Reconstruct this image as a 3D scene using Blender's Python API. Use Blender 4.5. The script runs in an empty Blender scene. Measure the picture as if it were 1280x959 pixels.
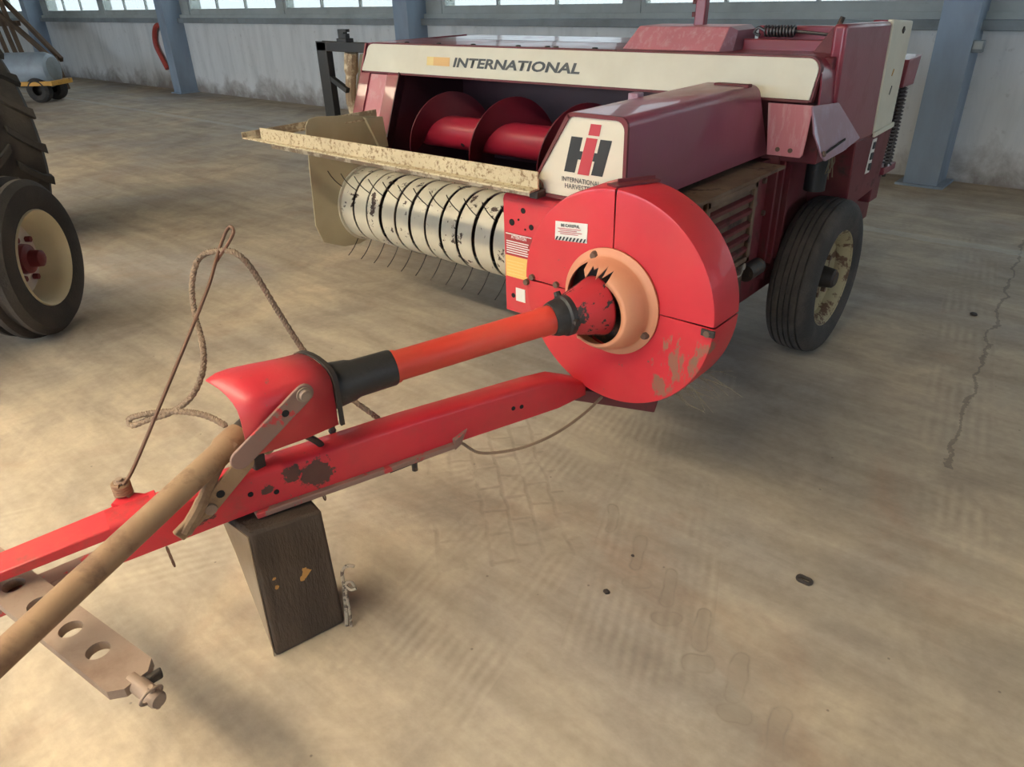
import bpy, bmesh, math, random
from mathutils import Vector, Matrix

random.seed(7)
R = math.radians
PI = math.pi
scene = bpy.context.scene
COL = scene.collection

# ------------------------------------------------------------------ camera
cam_data = bpy.data.cameras.new('camera')
cam_data.sensor_width = 36.0
cam_data.sensor_fit = 'HORIZONTAL'
cam_data.lens = 907.0 / 1280.0 * 36.0
cam_data.clip_start = 0.02
cam_data.clip_end = 300
cam = bpy.data.objects.new('camera', cam_data)
COL.objects.link(cam)
yaw, pitch, roll = R(41.55), R(28.54), R(-1.72)
fwd = Vector((-math.sin(yaw) * math.cos(pitch), math.cos(yaw) * math.cos(pitch), -math.sin(pitch)))
rgt = Vector((math.cos(yaw), math.sin(yaw), 0))
upv = rgt.cross(fwd)
r2 = rgt * math.cos(roll) + upv * math.sin(roll)
u2 = -rgt * math.sin(roll) + upv * math.cos(roll)
m = Matrix.Identity(4)
for i in range(3):
    m[i][0], m[i][1], m[i][2] = r2[i], u2[i], -fwd[i]
m[2][3] = 1.6
cam.matrix_world = m
scene.camera = cam

# ------------------------------------------------------------------ sky, exposure
SKY = 86.0                      # zenith luminance of a standard overcast sky; a third of it at the horizon
world = bpy.data.worlds.new('overcast_sky')
scene.world = world
world.use_nodes = True
bg = world.node_tree.nodes['Background']
bg.inputs[0].default_value = (0.93, 0.97, 1.0, 1)
wnt = world.node_tree
_tc = wnt.nodes.new('ShaderNodeTexCoord'); _sx = wnt.nodes.new('ShaderNodeSeparateXYZ')
wnt.links.new(_tc.outputs['Generated'], _sx.inputs[0])
_mx = wnt.nodes.new('ShaderNodeMath'); _mx.operation = 'MAXIMUM'; _mx.inputs[1].default_value = 0.0
wnt.links.new(_sx.outputs[2], _mx.inputs[0])
_ma = wnt.nodes.new('ShaderNodeMath'); _ma.operation = 'MULTIPLY_ADD'
_ma.inputs[1].default_value = SKY * 2 / 3; _ma.inputs[2].default_value = SKY / 3
wnt.links.new(_mx.outputs[0], _ma.inputs[0])
wnt.links.new(_ma.outputs[0], bg.inputs[1])
vs = scene.view_settings
vs.view_transform = 'Standard'
vs.look = 'None'
vs.gamma = 1
vs.use_curve_mapping = False
vs.exposure = 0.0
scene.cycles.use_denoising = True
scene.cycles.max_bounces = 7
scene.cycles.sample_clamp_indirect = 6

def portal(name, loc, rot, sx, sy):
    """sky-light portal sitting in a modelled opening of the hall"""
    l = bpy.data.lights.new(name, 'AREA')
    l.shape = 'RECTANGLE'; l.size = sx; l.size_y = sy
    l.cycles.is_portal = True
    o = bpy.data.objects.new(name, l); COL.objects.link(o)
    o.location = loc; o.rotation_euler = rot
    return o

# ------------------------------------------------------------------ mesh helpers
ROOT = {}                       # object name -> origin used for its mesh data

class B:
    def __init__(s):
        s.bm = bmesh.new()
    def face(s, vs_):
        try:
            return s.bm.faces.new(vs_)
        except ValueError:
            return None
    def v(s, p):
        return s.bm.verts.new(p)
    def hexa(s, p):             # 8 points: bottom loop 4, top loop 4
        v = [s.v(q) for q in p]
        for f in ((3, 2, 1, 0), (4, 5, 6, 7), (0, 1, 5, 4), (1, 2, 6, 5), (2, 3, 7, 6), (3, 0, 4, 7)):
            s.face([v[i] for i in f])
        return s
    def box(s, x0, x1, y0, y1, z0, z1):
        return s.hexa([(x0, y0, z0), (x1, y0, z0), (x1, y1, z0), (x0, y1, z0), (x0, y0, z1), (x1, y0, z1), (x1, y1, z1), (x0, y1, z1)])
    def bar(s, p0, p1, w, h, up=(0, 0, 1), w1=None, h1=None):
        p0 = Vector(p0); p1 = Vector(p1); d = (p1 - p0).normalized()
        sd = d.cross(Vector(up)).normalized(); u = sd.cross(d).normalized()
        w1 = w if w1 is None else w1; h1 = h if h1 is None else h1
        a = [p0 + sd * (i * w / 2) + u * (j * h / 2) for i, j in ((-1, -1), (1, -1), (1, 1), (-1, 1))]
        b = [p1 + sd * (i * w1 / 2) + u * (j * h1 / 2) for i, j in ((-1, -1), (1, -1), (1, 1), (-1, 1))]
        return s.hexa(a + b)
    def prism(s, pts, vec):
        vec = Vector(vec)
        a = [s.v(p) for p in pts]; b = [s.v(Vector(p) + vec) for p in pts]
        s.face(a[::-1]); s.face(b)
        n = len(a)
        for i in range(n):
            s.face([a[i], a[(i + 1) % n], b[(i + 1) % n], b[i]])
        return s
    def strip(s, pts, th, vec):
        """open polyline pts (3D) with thickness vector list th, extruded by vec"""
        vec = Vector(vec)
        ring = [Vector(p) for p in pts] + [Vector(p) + Vector(t) for p, t in zip(pts, th)][::-1]
        n = len(pts)
        a = [s.v(p) for p in ring]; b = [s.v(p + vec) for p in ring]
        N = len(ring)
        for i in range(N):
            s.face([a[i], a[(i + 1) % N], b[(i + 1) % N], b[i]])
        for i in range(n - 1):
            s.face([a[i], a[N - 1 - i], a[N - 2 - i], a[i + 1]])
            s.face([b[i], b[i + 1], b[N - 2 - i], b[N - 1 - i]])
        return s
    def tube(s, pts, r, seg=10, cap=True, closed=False):
        pts = [Vector(p) for p in pts]; n = len(pts)
        rs = r if isinstance(r, (list, tuple)) else [r] * n
        rings = []; ref = None
        for i, p in enumerate(pts):
            if closed:
                d = pts[(i + 1) % n] - pts[i - 1]
            else:
                d = pts[min(i + 1, n - 1)] - pts[max(i - 1, 0)]
            d.normalize()
            if ref is None:
                ref = Vector((0, 0, 1)) if abs(d.z) < 0.9 else Vector((1, 0, 0))
            a = ref - d * ref.dot(d)
            if a.length < 1e-5:
                a = d.orthogonal()
            a.normalize(); ref = a; b_ = d.cross(a)
            rings.append([s.v(p + (a * math.cos(t) + b_ * math.sin(t)) * rs[i]) for t in [2 * PI * k / seg for k in range(seg)]])
        m_ = n if closed else n - 1
        for i in range(m_):
            A = rings[i]; Bq = rings[(i + 1) % n]
            for k in range(seg):
                s.face([A[k], A[(k + 1) % seg], Bq[(k + 1) % seg], Bq[k]])
        if cap and not closed:
            s.face(rings[0][::-1]); s.face(rings[-1])
        return s
    def lathe(s, prof, o, axis, seg=48, a0=0.0, a1=2 * PI, ref=None, closed=False):
        """prof: list of (radius, distance along axis)"""
        o = Vector(o); ax = Vector(axis).normalized()
        a = Vector(ref) if ref else (Vector((0, 0, 1)) if abs(ax.z) < .9 else Vector((1, 0, 0)))
        a = (a - ax * a.dot(ax)).normalized(); b_ = ax.cross(a)
        full = abs(a1 - a0 - 2 * PI) < 1e-6
        cnt = seg if full else seg + 1
        rings = []
        for k in range(cnt):
            t = a0 + (a1 - a0) * k / seg
            d = a * math.cos(t) + b_ * math.sin(t)
            rings.append([s.v(o + d * r_ + ax * h) for r_, h in prof])
        np_ = len(prof)
        for k in range(seg):
            A = rings[k]; C = rings[(k + 1) % cnt]
            for i in range(np_ if closed else np_ - 1):
                j = (i + 1) % np_
                s.face([A[i], C[i], C[j], A[j]])
        if not full and closed:
            s.face(rings[0]); s.face(rings[-1][::-1])
        return s
    def build(s, name, mat, parent=None, bevel=0.0, seg=2, angle=35, org=None, flat=False):
        o0 = Vector(org) if org is not None else (ROOT.get(parent.name, Vector((0, 0, 0))) if parent else Vector((0, 0, 0)))
        bmesh.ops.remove_doubles(s.bm, verts=s.bm.verts, dist=1e-6)
        bmesh.ops.recalc_face_normals(s.bm, faces=s.bm.faces)
        bmesh.ops.translate(s.bm, verts=s.bm.verts, vec=-o0)
        me = bpy.data.meshes.new(name)
        s.bm.to_mesh(me); s.bm.free()
        me.materials.append(mat)
        if not flat:
            me.shade_smooth(); me.set_sharp_from_angle(angle=R(angle))
        o = bpy.data.objects.new(name, me); COL.objects.link(o)
        if parent:
            o.parent = parent
        else:
            o.location = o0
        if bevel:
            md = o.modifiers.new('bevel', 'BEVEL'); md.width = bevel; md.segments = seg
            md.limit_method = 'ANGLE'; md.angle_limit = R(40); md.harden_normals = False
        ROOT[o.name] = o0
        return o

def thing(name, loc, label, cat, group=None):
    o = bpy.data.objects.new(name, None); COL.objects.link(o)
    o.location = loc; o.empty_display_size = .2
    o['label'] = label; o['category'] = cat
    if group: o['group'] = group
    ROOT[o.name] = Vector(loc)
    return o

def tag(o, label=None, cat=None, group=None, kind=None):
    if label: o['label'] = label
    if cat: o['category'] = cat
    if group: o['group'] = group
    if kind: o['kind'] = kind
    return o

def clone(o, delta, parent):
    """copy of a part (mesh shared), shifted"""
    c = o.copy(); COL.objects.link(c); c.parent = parent
    c.location = o.location + Vector(delta)
    ROOT[c.name] = ROOT[o.name]
    return c

def lettering(name, body, mat, parent, o, xd, yd, w=None, h=None, shear=0.0, bold=0.0, kind=None):
    """flat printed word: lower-left o, reading direction xd, up yd"""
    cu = bpy.data.curves.new('tmp', 'FONT'); cu.body = body; cu.size = 1; cu.shear = shear; cu.offset = bold
    cu.resolution_u = 3
    t = bpy.data.objects.new('tmp', cu); COL.objects.link(t)
    dg = bpy.context.evaluated_depsgraph_get()
    me = bpy.data.meshes.new_from_object(t.evaluated_get(dg))
    bpy.data.objects.remove(t); bpy.data.curves.remove(cu)
    xs = [v.co.x for v in me.vertices]; ys = [v.co.y for v in me.vertices]
    x0, x1, y0, y1 = min(xs), max(xs), min(ys), max(ys)
    sx = w / (x1 - x0) if w else None; sy = h / (y1 - y0) if h else None
    sx = sx or sy; sy = sy or sx
    xd = Vector(xd).normalized(); yd = Vector(yd).normalized(); o = Vector(o)
    o0 = ROOT[parent.name]
    for v in me.vertices:
        v.co = o + xd * ((v.co.x - x0) * sx) + yd * ((v.co.y - y0) * sy) - o0
    me.name = name
    me.materials.clear(); me.materials.append(mat)
    ob = bpy.data.objects.new(name, me); COL.objects.link(ob); ob.parent = parent
    ROOT[ob.name] = o0
    return ob

def catmull(pts, n=8):
    P = [Vector(p) for p in pts]; out = []
    for i in range(len(P) - 1):
        p0 = P[max(i - 1, 0)]; p1 = P[i]; p2 = P[i + 1]; p3 = P[min(i + 2, len(P) - 1)]
        for k in range(n):
            t = k / n
            out.append(0.5 * ((2 * p1) + (p2 - p0) * t + (2 * p0 - 5 * p1 + 4 * p2 - p3) * t * t + (3 * p1 - p0 - 3 * p2 + p3) * t ** 3))
    out.append(P[-1]); return out

# ------------------------------------------------------------------ material helpers
def nd(nt, typ, ins=None, **props):
    n = nt.nodes.new(typ)
    for k, v in props.items():
        setattr(n, k, v)
    for k, v in (ins or {}).items():
        sk = n.inputs[k]
        if hasattr(v, 'is_linked') or isinstance(v, bpy.types.NodeSocket):
            nt.links.new(v, sk)
        else:
            sk.default_value = v
    return n

def c4(c):
    return (c[0], c[1], c[2], 1.0)

def mixc(nt, f, a, b, mode='MIX'):
    n = nt.nodes.new('ShaderNodeMix'); n.data_type = 'RGBA'; n.blend_type = mode
    for k, v in ((0, f), (6, a), (7, b)):
        if isinstance(v, bpy.types.NodeSocket):
            nt.links.new(v, n.inputs[k])
        else:
            n.inputs[k].default_value = v if k == 0 else c4(v)
    return n.outputs[2]

def math_(nt, op, a, b=None, c=None, clamp=False):
    n = nt.nodes.new('ShaderNodeMath'); n.operation = op; n.use_clamp = clamp
    for i, v in enumerate((a, b, c)):
        if v is None: continue
        if isinstance(v, bpy.types.NodeSocket): nt.links.new(v, n.inputs[i])
        else: n.inputs[i].default_value = v
    return n.outputs[0]

def ramp(nt, f, stops):
    n = nt.nodes.new('ShaderNodeValToRGB')
    e = n.color_ramp.elements
    while len(e) < len(stops): e.new(0.5)
    for i, (p, c) in enumerate(stops):
        e[i].position = p; e[i].color = c4(c) if not isinstance(c, (int, float)) else (c, c, c, 1)
    nt.links.new(f, n.inputs[0])
    return n.outputs[0]

def noise(nt, co, scale, detail=5, rough=.6, dist=0.0):
    return nd(nt, 'ShaderNodeTexNoise', {'Vector': co, 'Scale': scale, 'Detail': detail, 'Roughness': rough, 'Distortion': dist}).outputs[0]

def new_mat(name):
    m_ = bpy.data.materials.new(name); m_.use_nodes = True
    nt = m_.node_tree; nt.nodes.clear()
    out = nt.nodes.new('ShaderNodeOutputMaterial')
    bs = nt.nodes.new('ShaderNodeBsdfPrincipled')
    nt.links.new(bs.outputs[0], out.inputs[0])
    return m_, nt, bs

def surf(name, col, rough=.5, metal=0.0, wear=None, wear_at=.62, wear_scale=9.0, wear_soft=.03, dust=None, dust_amt=.0, var=.12, bump=.05, bump_scale=60, spec=.5, coat=0.0, stretch=None, dust_scale=2.5):
    m_, nt, bs = new_mat(name)
    co = nd(nt, 'ShaderNodeTexCoord').outputs['Object']
    if stretch:
        co = nd(nt, 'ShaderNodeMapping', {'Vector': co, 'Scale': stretch}).outputs[0]
    n1 = noise(nt, co, 3.0, 4, .6)
    f = ramp(nt, n1, [(.3, 1 - var), (.7, 1 + 0 * var)])
    base = mixc(nt, 1.0, col, f, 'MULTIPLY')
    rsock = None
    if dust_amt > 0:
        n3 = noise(nt, co, dust_scale, 7, .65, .3)
        dm = math_(nt, 'MULTIPLY', ramp(nt, n3, [(.42, 0.0), (.68, 1.0)]), dust_amt)
        base = mixc(nt, dm, base, dust or (.25, .17, .11))
        rsock = math_(nt, 'MULTIPLY_ADD', dm, .85 - rough, rough)
    if wear:
        n2 = noise(nt, co, wear_scale, 9, .68, .2)
        wm = ramp(nt, n2, [(wear_at, 0.0), (min(wear_at + wear_soft, 1), 1.0)])
        base = mixc(nt, wm, base, wear)
        rsock = math_(nt, 'MULTIPLY_ADD', wm, .8 - rough, rsock if rsock else rough)
    nt.links.new(base, bs.inputs['Base Color'])
    if rsock: nt.links.new(rsock, bs.inputs['Roughness'])
    else: bs.inputs['Roughness'].default_value = rough
    bs.inputs['Metallic'].default_value = metal
    bs.inputs['Specular IOR Level'].default_value = spec
    bs.inputs['Coat Weight'].default_value = coat
    if bump:
        nb = noise(nt, co, bump_scale, 4, .6)
        b_ = nd(nt, 'ShaderNodeBump', {'Strength': bump, 'Distance': .01, 'Height': nb})
        nt.links.new(b_.outputs[0], bs.inputs['Normal'])
    return m_

def flat_mat(name, col, rough=.55):
    m_, nt, bs = new_mat(name)
    bs.inputs['Base Color'].default_value = c4(col); bs.inputs['Roughness'].default_value = rough
    return m_

RUST = (.10, .055, .035)
M = {}
M['red_bright'] = surf('faded_red_paint', (.62, .030, .046), .42, wear=(.17, .09, .07), wear_at=.665, wear_scale=21, dust=(.52, .085, .06), dust_amt=.35, var=.2, spec=.35, coat=.25)
M['red_orange'] = surf('orange_red_paint', (.68, .06, .038), .45, wear=(.20, .10, .06), wear_at=.72, wear_scale=14, dust=(.5, .2, .12), dust_amt=.25)
M['red_pink'] = surf('pinkish_red_paint', (.60, .035, .05), .4, wear=(.20, .12, .09), wear_at=.62, wear_scale=22, wear_soft=.05, dust=(.45, .2, .14), dust_amt=.3)
M['crimson'] = surf('deep_crimson_paint', (.25, .024, .045), .30, wear=(.07, .03, .03), wear_at=.72, wear_scale=14, dust=(.20, .075, .07), dust_amt=.45, coat=.25)
M['maroon'] = surf('dirty_maroon_paint', (.15, .016, .024), .5, wear=(.06, .035, .03), wear_at=.58, wear_scale=8, wear_soft=.12, dust=(.12, .06, .045), dust_amt=.6)
M['inner_red'] = surf('near_black_feed_paint', (.045, .011, .018), .4, dust=(.03, .018, .02), dust_amt=.4)  # red taken almost to black, with darker patches
M['hood_violet'] = surf('violet_crimson_paint', (.29, .060, .105), .30, wear=(.10, .05, .05), wear_at=.74, wear_scale=14, dust=(.27, .115, .10), dust_amt=.4, coat=.35)  # crimson lifted towards violet, with duller patches
M['flight_red'] = surf('shaded_red_flighting', (.15, .012, .024), .4, dust=(.06, .02, .025), dust_amt=.5)  # red darkened to carry the shade inside the feed opening
M['auger_red'] = surf('polished_red_auger', (.42, .02, .045), .28, dust=(.2, .05, .05), dust_amt=.3)
M['scuffed_pink'] = surf('scuffed_pale_red_paint', (.56, .20, .23), .4, wear=(.62, .42, .42), wear_at=.5, wear_scale=9, wear_soft=.3, stretch=(4, 4, .8))
M['violet_sheet'] = surf('scuffed_violet_sheet', (.34, .17, .22), .3, wear=(.46, .36, .44), wear_at=.52, wear_scale=10, wear_soft=.2, coat=.3)
M['cream'] = surf('cream_paint', (.70, .66, .53), .42, wear=(.12, .08, .05), wear_at=.76, wear_scale=18, dust=(.52, .45, .33), dust_amt=.3)
M['band_cream'] = surf('worn_cream_band_paint', (.66, .60, .46), .35, wear=(.07, .045, .035), wear_at=.585, wear_scale=13, wear_soft=.02, dust=(.45, .36, .25), dust_amt=.35)
M['shield_cream'] = surf('dusty_beige_sheet', (.47, .40, .26), .55, wear=(.2, .14, .08), wear_at=.78, wear_scale=14, dust=(.38, .30, .19), dust_amt=.6)
M['guard_cream'] = surf('pitted_rusty_cream_bar', (.62, .52, .34), .6, wear=(.24, .15, .08), wear_at=.51, wear_scale=60, wear_soft=.12, dust=(.2, .12, .07), dust_amt=.25, bump=.4, bump_scale=160)
M['guard_rusty'] = surf('rusty_guard_lip', (.30, .21, .13), .75, wear=(.60, .50, .34), wear_at=.5, wear_scale=12, wear_soft=.08)
M['rust'] = surf('brown_rust', (.27, .155, .085), .7, metal=.15, wear=(.14, .075, .045), wear_at=.5, wear_scale=12, wear_soft=.2, dust=(.42, .30, .17), dust_amt=.5, stretch=(1, 1, 1))
M['rust_plate'] = surf('rusty_steel_plate', (.30, .215, .165), .6, metal=.2, wear=(.22, .14, .10), wear_at=.48, wear_scale=8, wear_soft=.25, dust=(.40, .29, .19), dust_amt=.4)
M['rust_red'] = surf('rust_over_red_bar', (.27, .155, .12), .65, wear=(.48, .05, .05), wear_at=.56, wear_scale=16, wear_soft=.04)
M['dark_steel'] = surf('dark_dirty_steel', (.045, .035, .03), .6, metal=.2, wear=(.12, .07, .045), wear_at=.58, wear_scale=20)
M['black_frame'] = surf('black_painted_frame', (.018, .018, .018), .5, wear=(.07, .05, .04), wear_at=.66)
M['black_sleeve'] = surf('worn_black_plastic', (.028, .027, .027), .5, wear=(.10, .09, .085), wear_at=.58, wear_scale=20, wear_soft=.2, bump=.15)
M['worn_bell'] = surf('red_bell_with_worn_black', (.52, .035, .045), .35, wear=(.035, .03, .03), wear_at=.53, wear_scale=9, wear_soft=.02)
M['orange_bowl'] = surf('faded_orange_plastic', (.66, .29, .16), .5, dust=(.55, .18, .10), dust_amt=.5, wear=(.35, .15, .08), wear_at=.74)
M['tyre'] = surf('dusty_tyre_rubber', (.026, .024, .023), .75, dust=(.11, .09, .075), dust_amt=.5, bump=.3, bump_scale=90)
M['tyre_tread'] = surf('grey_worn_tread_rubber', (.038, .034, .032), .8, dust=(.11, .09, .078), dust_amt=.6, dust_scale=7, bump=.4, bump_scale=80)
M['rim_rust'] = surf('rusty_cream_rim', (.40, .33, .19), .6, wear=(.13, .07, .04), wear_at=.5, wear_scale=16, wear_soft=.06)
M['rim_cream'] = surf('cream_wheel_rim', (.70, .63, .44), .4, dust=(.5, .42, .28), dust_amt=.3, wear=(.2, .12, .08), wear_at=.8)
M['rim_white'] = surf('pale_wheel_disc', (.72, .68, .66), .45, dust=(.5, .4, .33), dust_amt=.2)
M['hub_red'] = surf('dark_red_hub', (.14, .012, .02), .45)
M['chamber_dirt'] = surf('mud_caked_panel', (.14, .085, .055), .85, wear=(.05, .028, .022), wear_at=.56, wear_scale=7, wear_soft=.06, dust=(.30, .21, .14), dust_amt=.6, bump=.4, bump_scale=40)
M['bright_bolt'] = surf('shiny_bolt', (.6, .58, .55), .3, metal=.9)
M['bolt'] = surf('rusty_bolt', (.16, .10, .07), .6, metal=.3)
M['hole'] = flat_mat('dark_hole', (.01, .008, .008), .9)
M['rope'] = surf('hemp_rope', (.30, .21, .14), .85, var=.35, dust=(.16, .11, .075), dust_amt=.5, dust_scale=20, bump=.3, bump_scale=300)
M['wire'] = surf('rusty_spring_rod', (.16, .085, .055), .6, metal=.3)
M['tine'] = surf('dark_spring_tine', (.05, .04, .035), .5, metal=.5)
M['wood'] = surf('creosoted_wood', (.055, .036, .024), .8, wear=(.09, .075, .06), wear_at=.60, wear_scale=10, wear_soft=.15, dust=(.11, .075, .05), dust_amt=.5, bump=.5, bump_scale=30, stretch=(3, 3, .7))
M['wood_side'] = surf('pale_wood', (.34, .25, .16), .85, dust=(.22, .15, .09), dust_amt=.6, bump=.4, stretch=(3, 3, .7))  # much paler than the rest of the timber block
M['wood_chip'] = surf('fresh_orange_wood_chip', (.48, .24, .06), .7)
M['brown_wood'] = surf('brown_timber', (.14, .085, .05), .75, var=.4)
M['white_ink'] = flat_mat('white_print', (.75, .72, .68))
M['black_ink'] = flat_mat('black_print', (.025, .028, .03))
M['grey_ink'] = flat_mat('faded_dark_print', (.07, .075, .075))
M['red_ink'] = flat_mat('red_print', (.46, .045, .06))
M['decal_white'] = flat_mat('white_sticker', (.74, .72, .66))
M['decal_yellow'] = flat_mat('yellow_sticker', (.72, .47, .13))
M['decal_red'] = flat_mat('dark_red_sticker', (.34, .035, .035))
M['decal_orange'] = flat_mat('orange_sticker', (.74, .45, .18))
M['decal_yel2'] = flat_mat('pale_yellow_sticker', (.78, .60, .25))
M['blue_steel'] = surf('blue_grey_column_paint', (.28, .35, .44), .45, dust=(.18, .20, .22), dust_amt=.5, wear=(.10, .10, .10), wear_at=.74, wear_scale=6, stretch=(1, 1, .35))
M['frame_paint'] = surf('grey_green_window_paint', (.42, .45, .43), .55, dust=(.26, .26, .24), dust_amt=.5)
M['sill'] = surf('grey_sill_beam', (.26, .29, .30), .6, dust=(.15, .15, .14), dust_amt=.6)
M['ceiling'] = surf('brown_ceiling_boards', (.20, .18, .16), .8)
M['ground_out'] = surf('bright_pale_yard', (.60, .64, .58), .9, dust=(.42, .52, .38), dust_amt=.5, dust_scale=.4)
M['yellow'] = surf('yellow_machine_paint', (.62, .32, .05), .5, wear=(.18, .09, .05), wear_at=.6)
M['tank_blue'] = surf('blue_grey_tank', (.30, .36, .42), .32, dust=(.18, .18, .2), dust_amt=.5)
M['red_strap'] = surf('red_hose', (.45, .06, .04), .5)
M['straw'] = surf('dry_straw', (.30, .25, .15), .8, var=.5)
M['tractor_red'] = surf('dark_red_tractor_paint', (.22, .02, .025), .4)
M['spring'] = surf('spring_steel', (.12, .11, .11), .4, metal=.7)
M['twine'] = surf('grey_brown_twine', (.36, .30, .23), .9, wear=(.09, .065, .05), wear_at=.5, wear_scale=30)

def glass_mat(name, tint, refl=.08):
    m_ = bpy.data.materials.new(name); m_.use_nodes = True
    nt = m_.node_tree; nt.nodes.clear()
    out = nt.nodes.new('ShaderNodeOutputMaterial')
    t = nd(nt, 'ShaderNodeBsdfTransparent', {'Color': c4(tint)})
    g = nd(nt, 'ShaderNodeBsdfGlossy', {'Color': (1, 1, 1, 1), 'Roughness': .03})
    mx = nd(nt, 'ShaderNodeMixShader', {0: refl, 1: t.outputs[0], 2: g.outputs[0]})
    nt.links.new(mx.outputs[0], out.inputs[0])
    return m_
M['glass'] = glass_mat('half_dimming_window_glass', (.47, .51, .55))  # grey tint dims the daylight through the added windows
M['dim_glass'] = glass_mat('dimming_window_glass', (.188, .200, .204), .05)  # dark tint put in to cut daylight from the rear windows
M['skylight'] = glass_mat('warm_tinted_skylight_sheet', (1.0, .91, .76), .04)  # warm tint put in to colour the light near the camera

def floor_material():
    m_, nt, bs = new_mat('dusty_concrete')
    P = nd(nt, 'ShaderNodeNewGeometry').outputs['Position']
    big = noise(nt, P, .55, 4, .55, .4)
    mid = noise(nt, P, 2.6, 7, .62, .6)
    fine = noise(nt, P, 28, 6, .65)
    col = ramp(nt, big, [(.36, (.34, .305, .275)), (.5, (.42, .355, .275)), (.66, (.52, .42, .30))])
    col = mixc(nt, math_(nt, 'MULTIPLY', ramp(nt, mid, [(.42, 0.0), (.66, 1.0)]), .62), col, (.265, .22, .185))
    # reddish-brown stains
    st = noise(nt, nd(nt, 'ShaderNodeMapping', {'Vector': P, 'Location': (4.1, 2.2, 0)}).outputs[0], 1.5, 5, .6, .8)
    col = mixc(nt, math_(nt, 'MULTIPLY', ramp(nt, st, [(.55, 0.0), (.75, 1.0)]), .4), col, (.34, .20, .13))
    # sweeping streaks running along the wall direction
    sm = nd(nt, 'ShaderNodeMapping', {'Vector': P, 'Rotation': (0, 0, R(18)), 'Scale': (.5, 5.0, 1)}).outputs[0]
    sn = noise(nt, sm, 1.6, 6, .62, .3)
    col = mixc(nt, .75, col, ramp(nt, sn, [(.3, (.72, .70, .68)), (.7, (1.12, 1.12, 1.12))]), 'MULTIPLY')
    # ribbed tyre tracks
    def track(loc, rot, half, lo, hi, scale, seedloc):
        q = nd(nt, 'ShaderNodeMapping', {'Vector': P, 'Location': loc, 'Rotation': (0, 0, rot)}, vector_type='TEXTURE').outputs[0]
        sx = nd(nt, 'ShaderNodeSeparateXYZ', {0: q})
        w = nd(nt, 'ShaderNodeTexWave', {'Vector': q, 'Scale': scale, 'Distortion': 1.6, 'Detail': 3.0, 'Detail Scale': 1.2}, wave_type='BANDS', bands_direction='Y').outputs[1]
        inb = math_(nt, 'LESS_THAN', math_(nt, 'ABSOLUTE', sx.outputs[1]), half)
        inx = math_(nt, 'MULTIPLY', math_(nt, 'GREATER_THAN', sx.outputs[0], lo), math_(nt, 'LESS_THAN', sx.outputs[0], hi))
        pn = noise(nt, nd(nt, 'ShaderNodeMapping', {'Vector': P, 'Location': seedloc}).outputs[0], 3.2, 4, .6)
        pm = ramp(nt, pn, [(.45, 0.0), (.75, 1.0)])
        return math_(nt, 'MULTIPLY', math_(nt, 'MULTIPLY', inb, inx), pm), w
    relief = None
    for (loc, rot, half, lo, hi, sc, sd) in (
            ((-1.28, 1.6, 0), R(102), .22, -.9, 2.2, 9.5, (1, 2, 0)),
            ((-2.2, .75, 0), R(62), .30, -1.2, 1.0, 9.0, (5, 1, 0)),
            ((-.92, 1.8, 0), R(113), .20, -.8, 1.2, 9.5, (3, 7, 0)),
            ((-.33, 3.2, 0), R(100), .13, -1.0, 2.6, 8.0, (2, 9, 0))):
        mk, w = track(loc, rot, half, lo, hi, sc, sd)
        col = mixc(nt, math_(nt, 'MULTIPLY', mk, .42), col, mixc(nt, w, (.27, .22, .17), (.50, .42, .32)))
        rr = math_(nt, 'MULTIPLY', mk, w)
        relief = rr if relief is None else math_(nt, 'ADD', relief, rr)
    # lug prints of a tractor tyre
    for (loc, rot, half, lo, hi, bw, bh) in (((-1.55, 1.62, 0), R(140), .24, -.5, .5, .13, .085),):
        q = nd(nt, 'ShaderNodeMapping', {'Vector': P, 'Location': loc, 'Rotation': (0, 0, rot)}, vector_type='TEXTURE').outputs[0]
        qd = nd(nt, 'ShaderNodeVectorMath', {0: q, 1: nd(nt, 'ShaderNodeVectorMath', {0: nd(nt, 'ShaderNodeTexNoise', {'Vector': P, 'Scale': 6.0}).outputs[1], 'Scale': .05}, operation='SCALE').outputs[0]}, operation='ADD').outputs[0]
        br = nd(nt, 'ShaderNodeTexBrick', {'Vector': qd, 'Scale': 1.0, 'Mortar Size': .012, 'Mortar Smooth': .9, 'Brick Width': bw, 'Row Height': bh}).outputs['Fac']
        sx = nd(nt, 'ShaderNodeSeparateXYZ', {0: q})
        inb = math_(nt, 'LESS_THAN', math_(nt, 'ABSOLUTE', sx.outputs[1]), half)
        inx = math_(nt, 'MULTIPLY', math_(nt, 'GREATER_THAN', sx.outputs[0], lo), math_(nt, 'LESS_THAN', sx.outputs[0], hi))
        pm = ramp(nt, noise(nt, P, 4.0, 3, .6), [(.40, 0.0), (.55, 1.0)])
        mk = math_(nt, 'MULTIPLY', math_(nt, 'MULTIPLY', inb, inx), math_(nt, 'MULTIPLY', br, pm))
        col = mixc(nt, math_(nt, 'MULTIPLY', mk, .38), col, (.24, .195, .155))
        relief = math_(nt, 'SUBTRACT', relief, mk)
    # single lug prints left in the dust by a tractor tyre, one beside the other
    brk = ramp(nt, noise(nt, P, 14.0, 4, .7), [(.38, 0.1), (.6, 1.0)])
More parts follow.
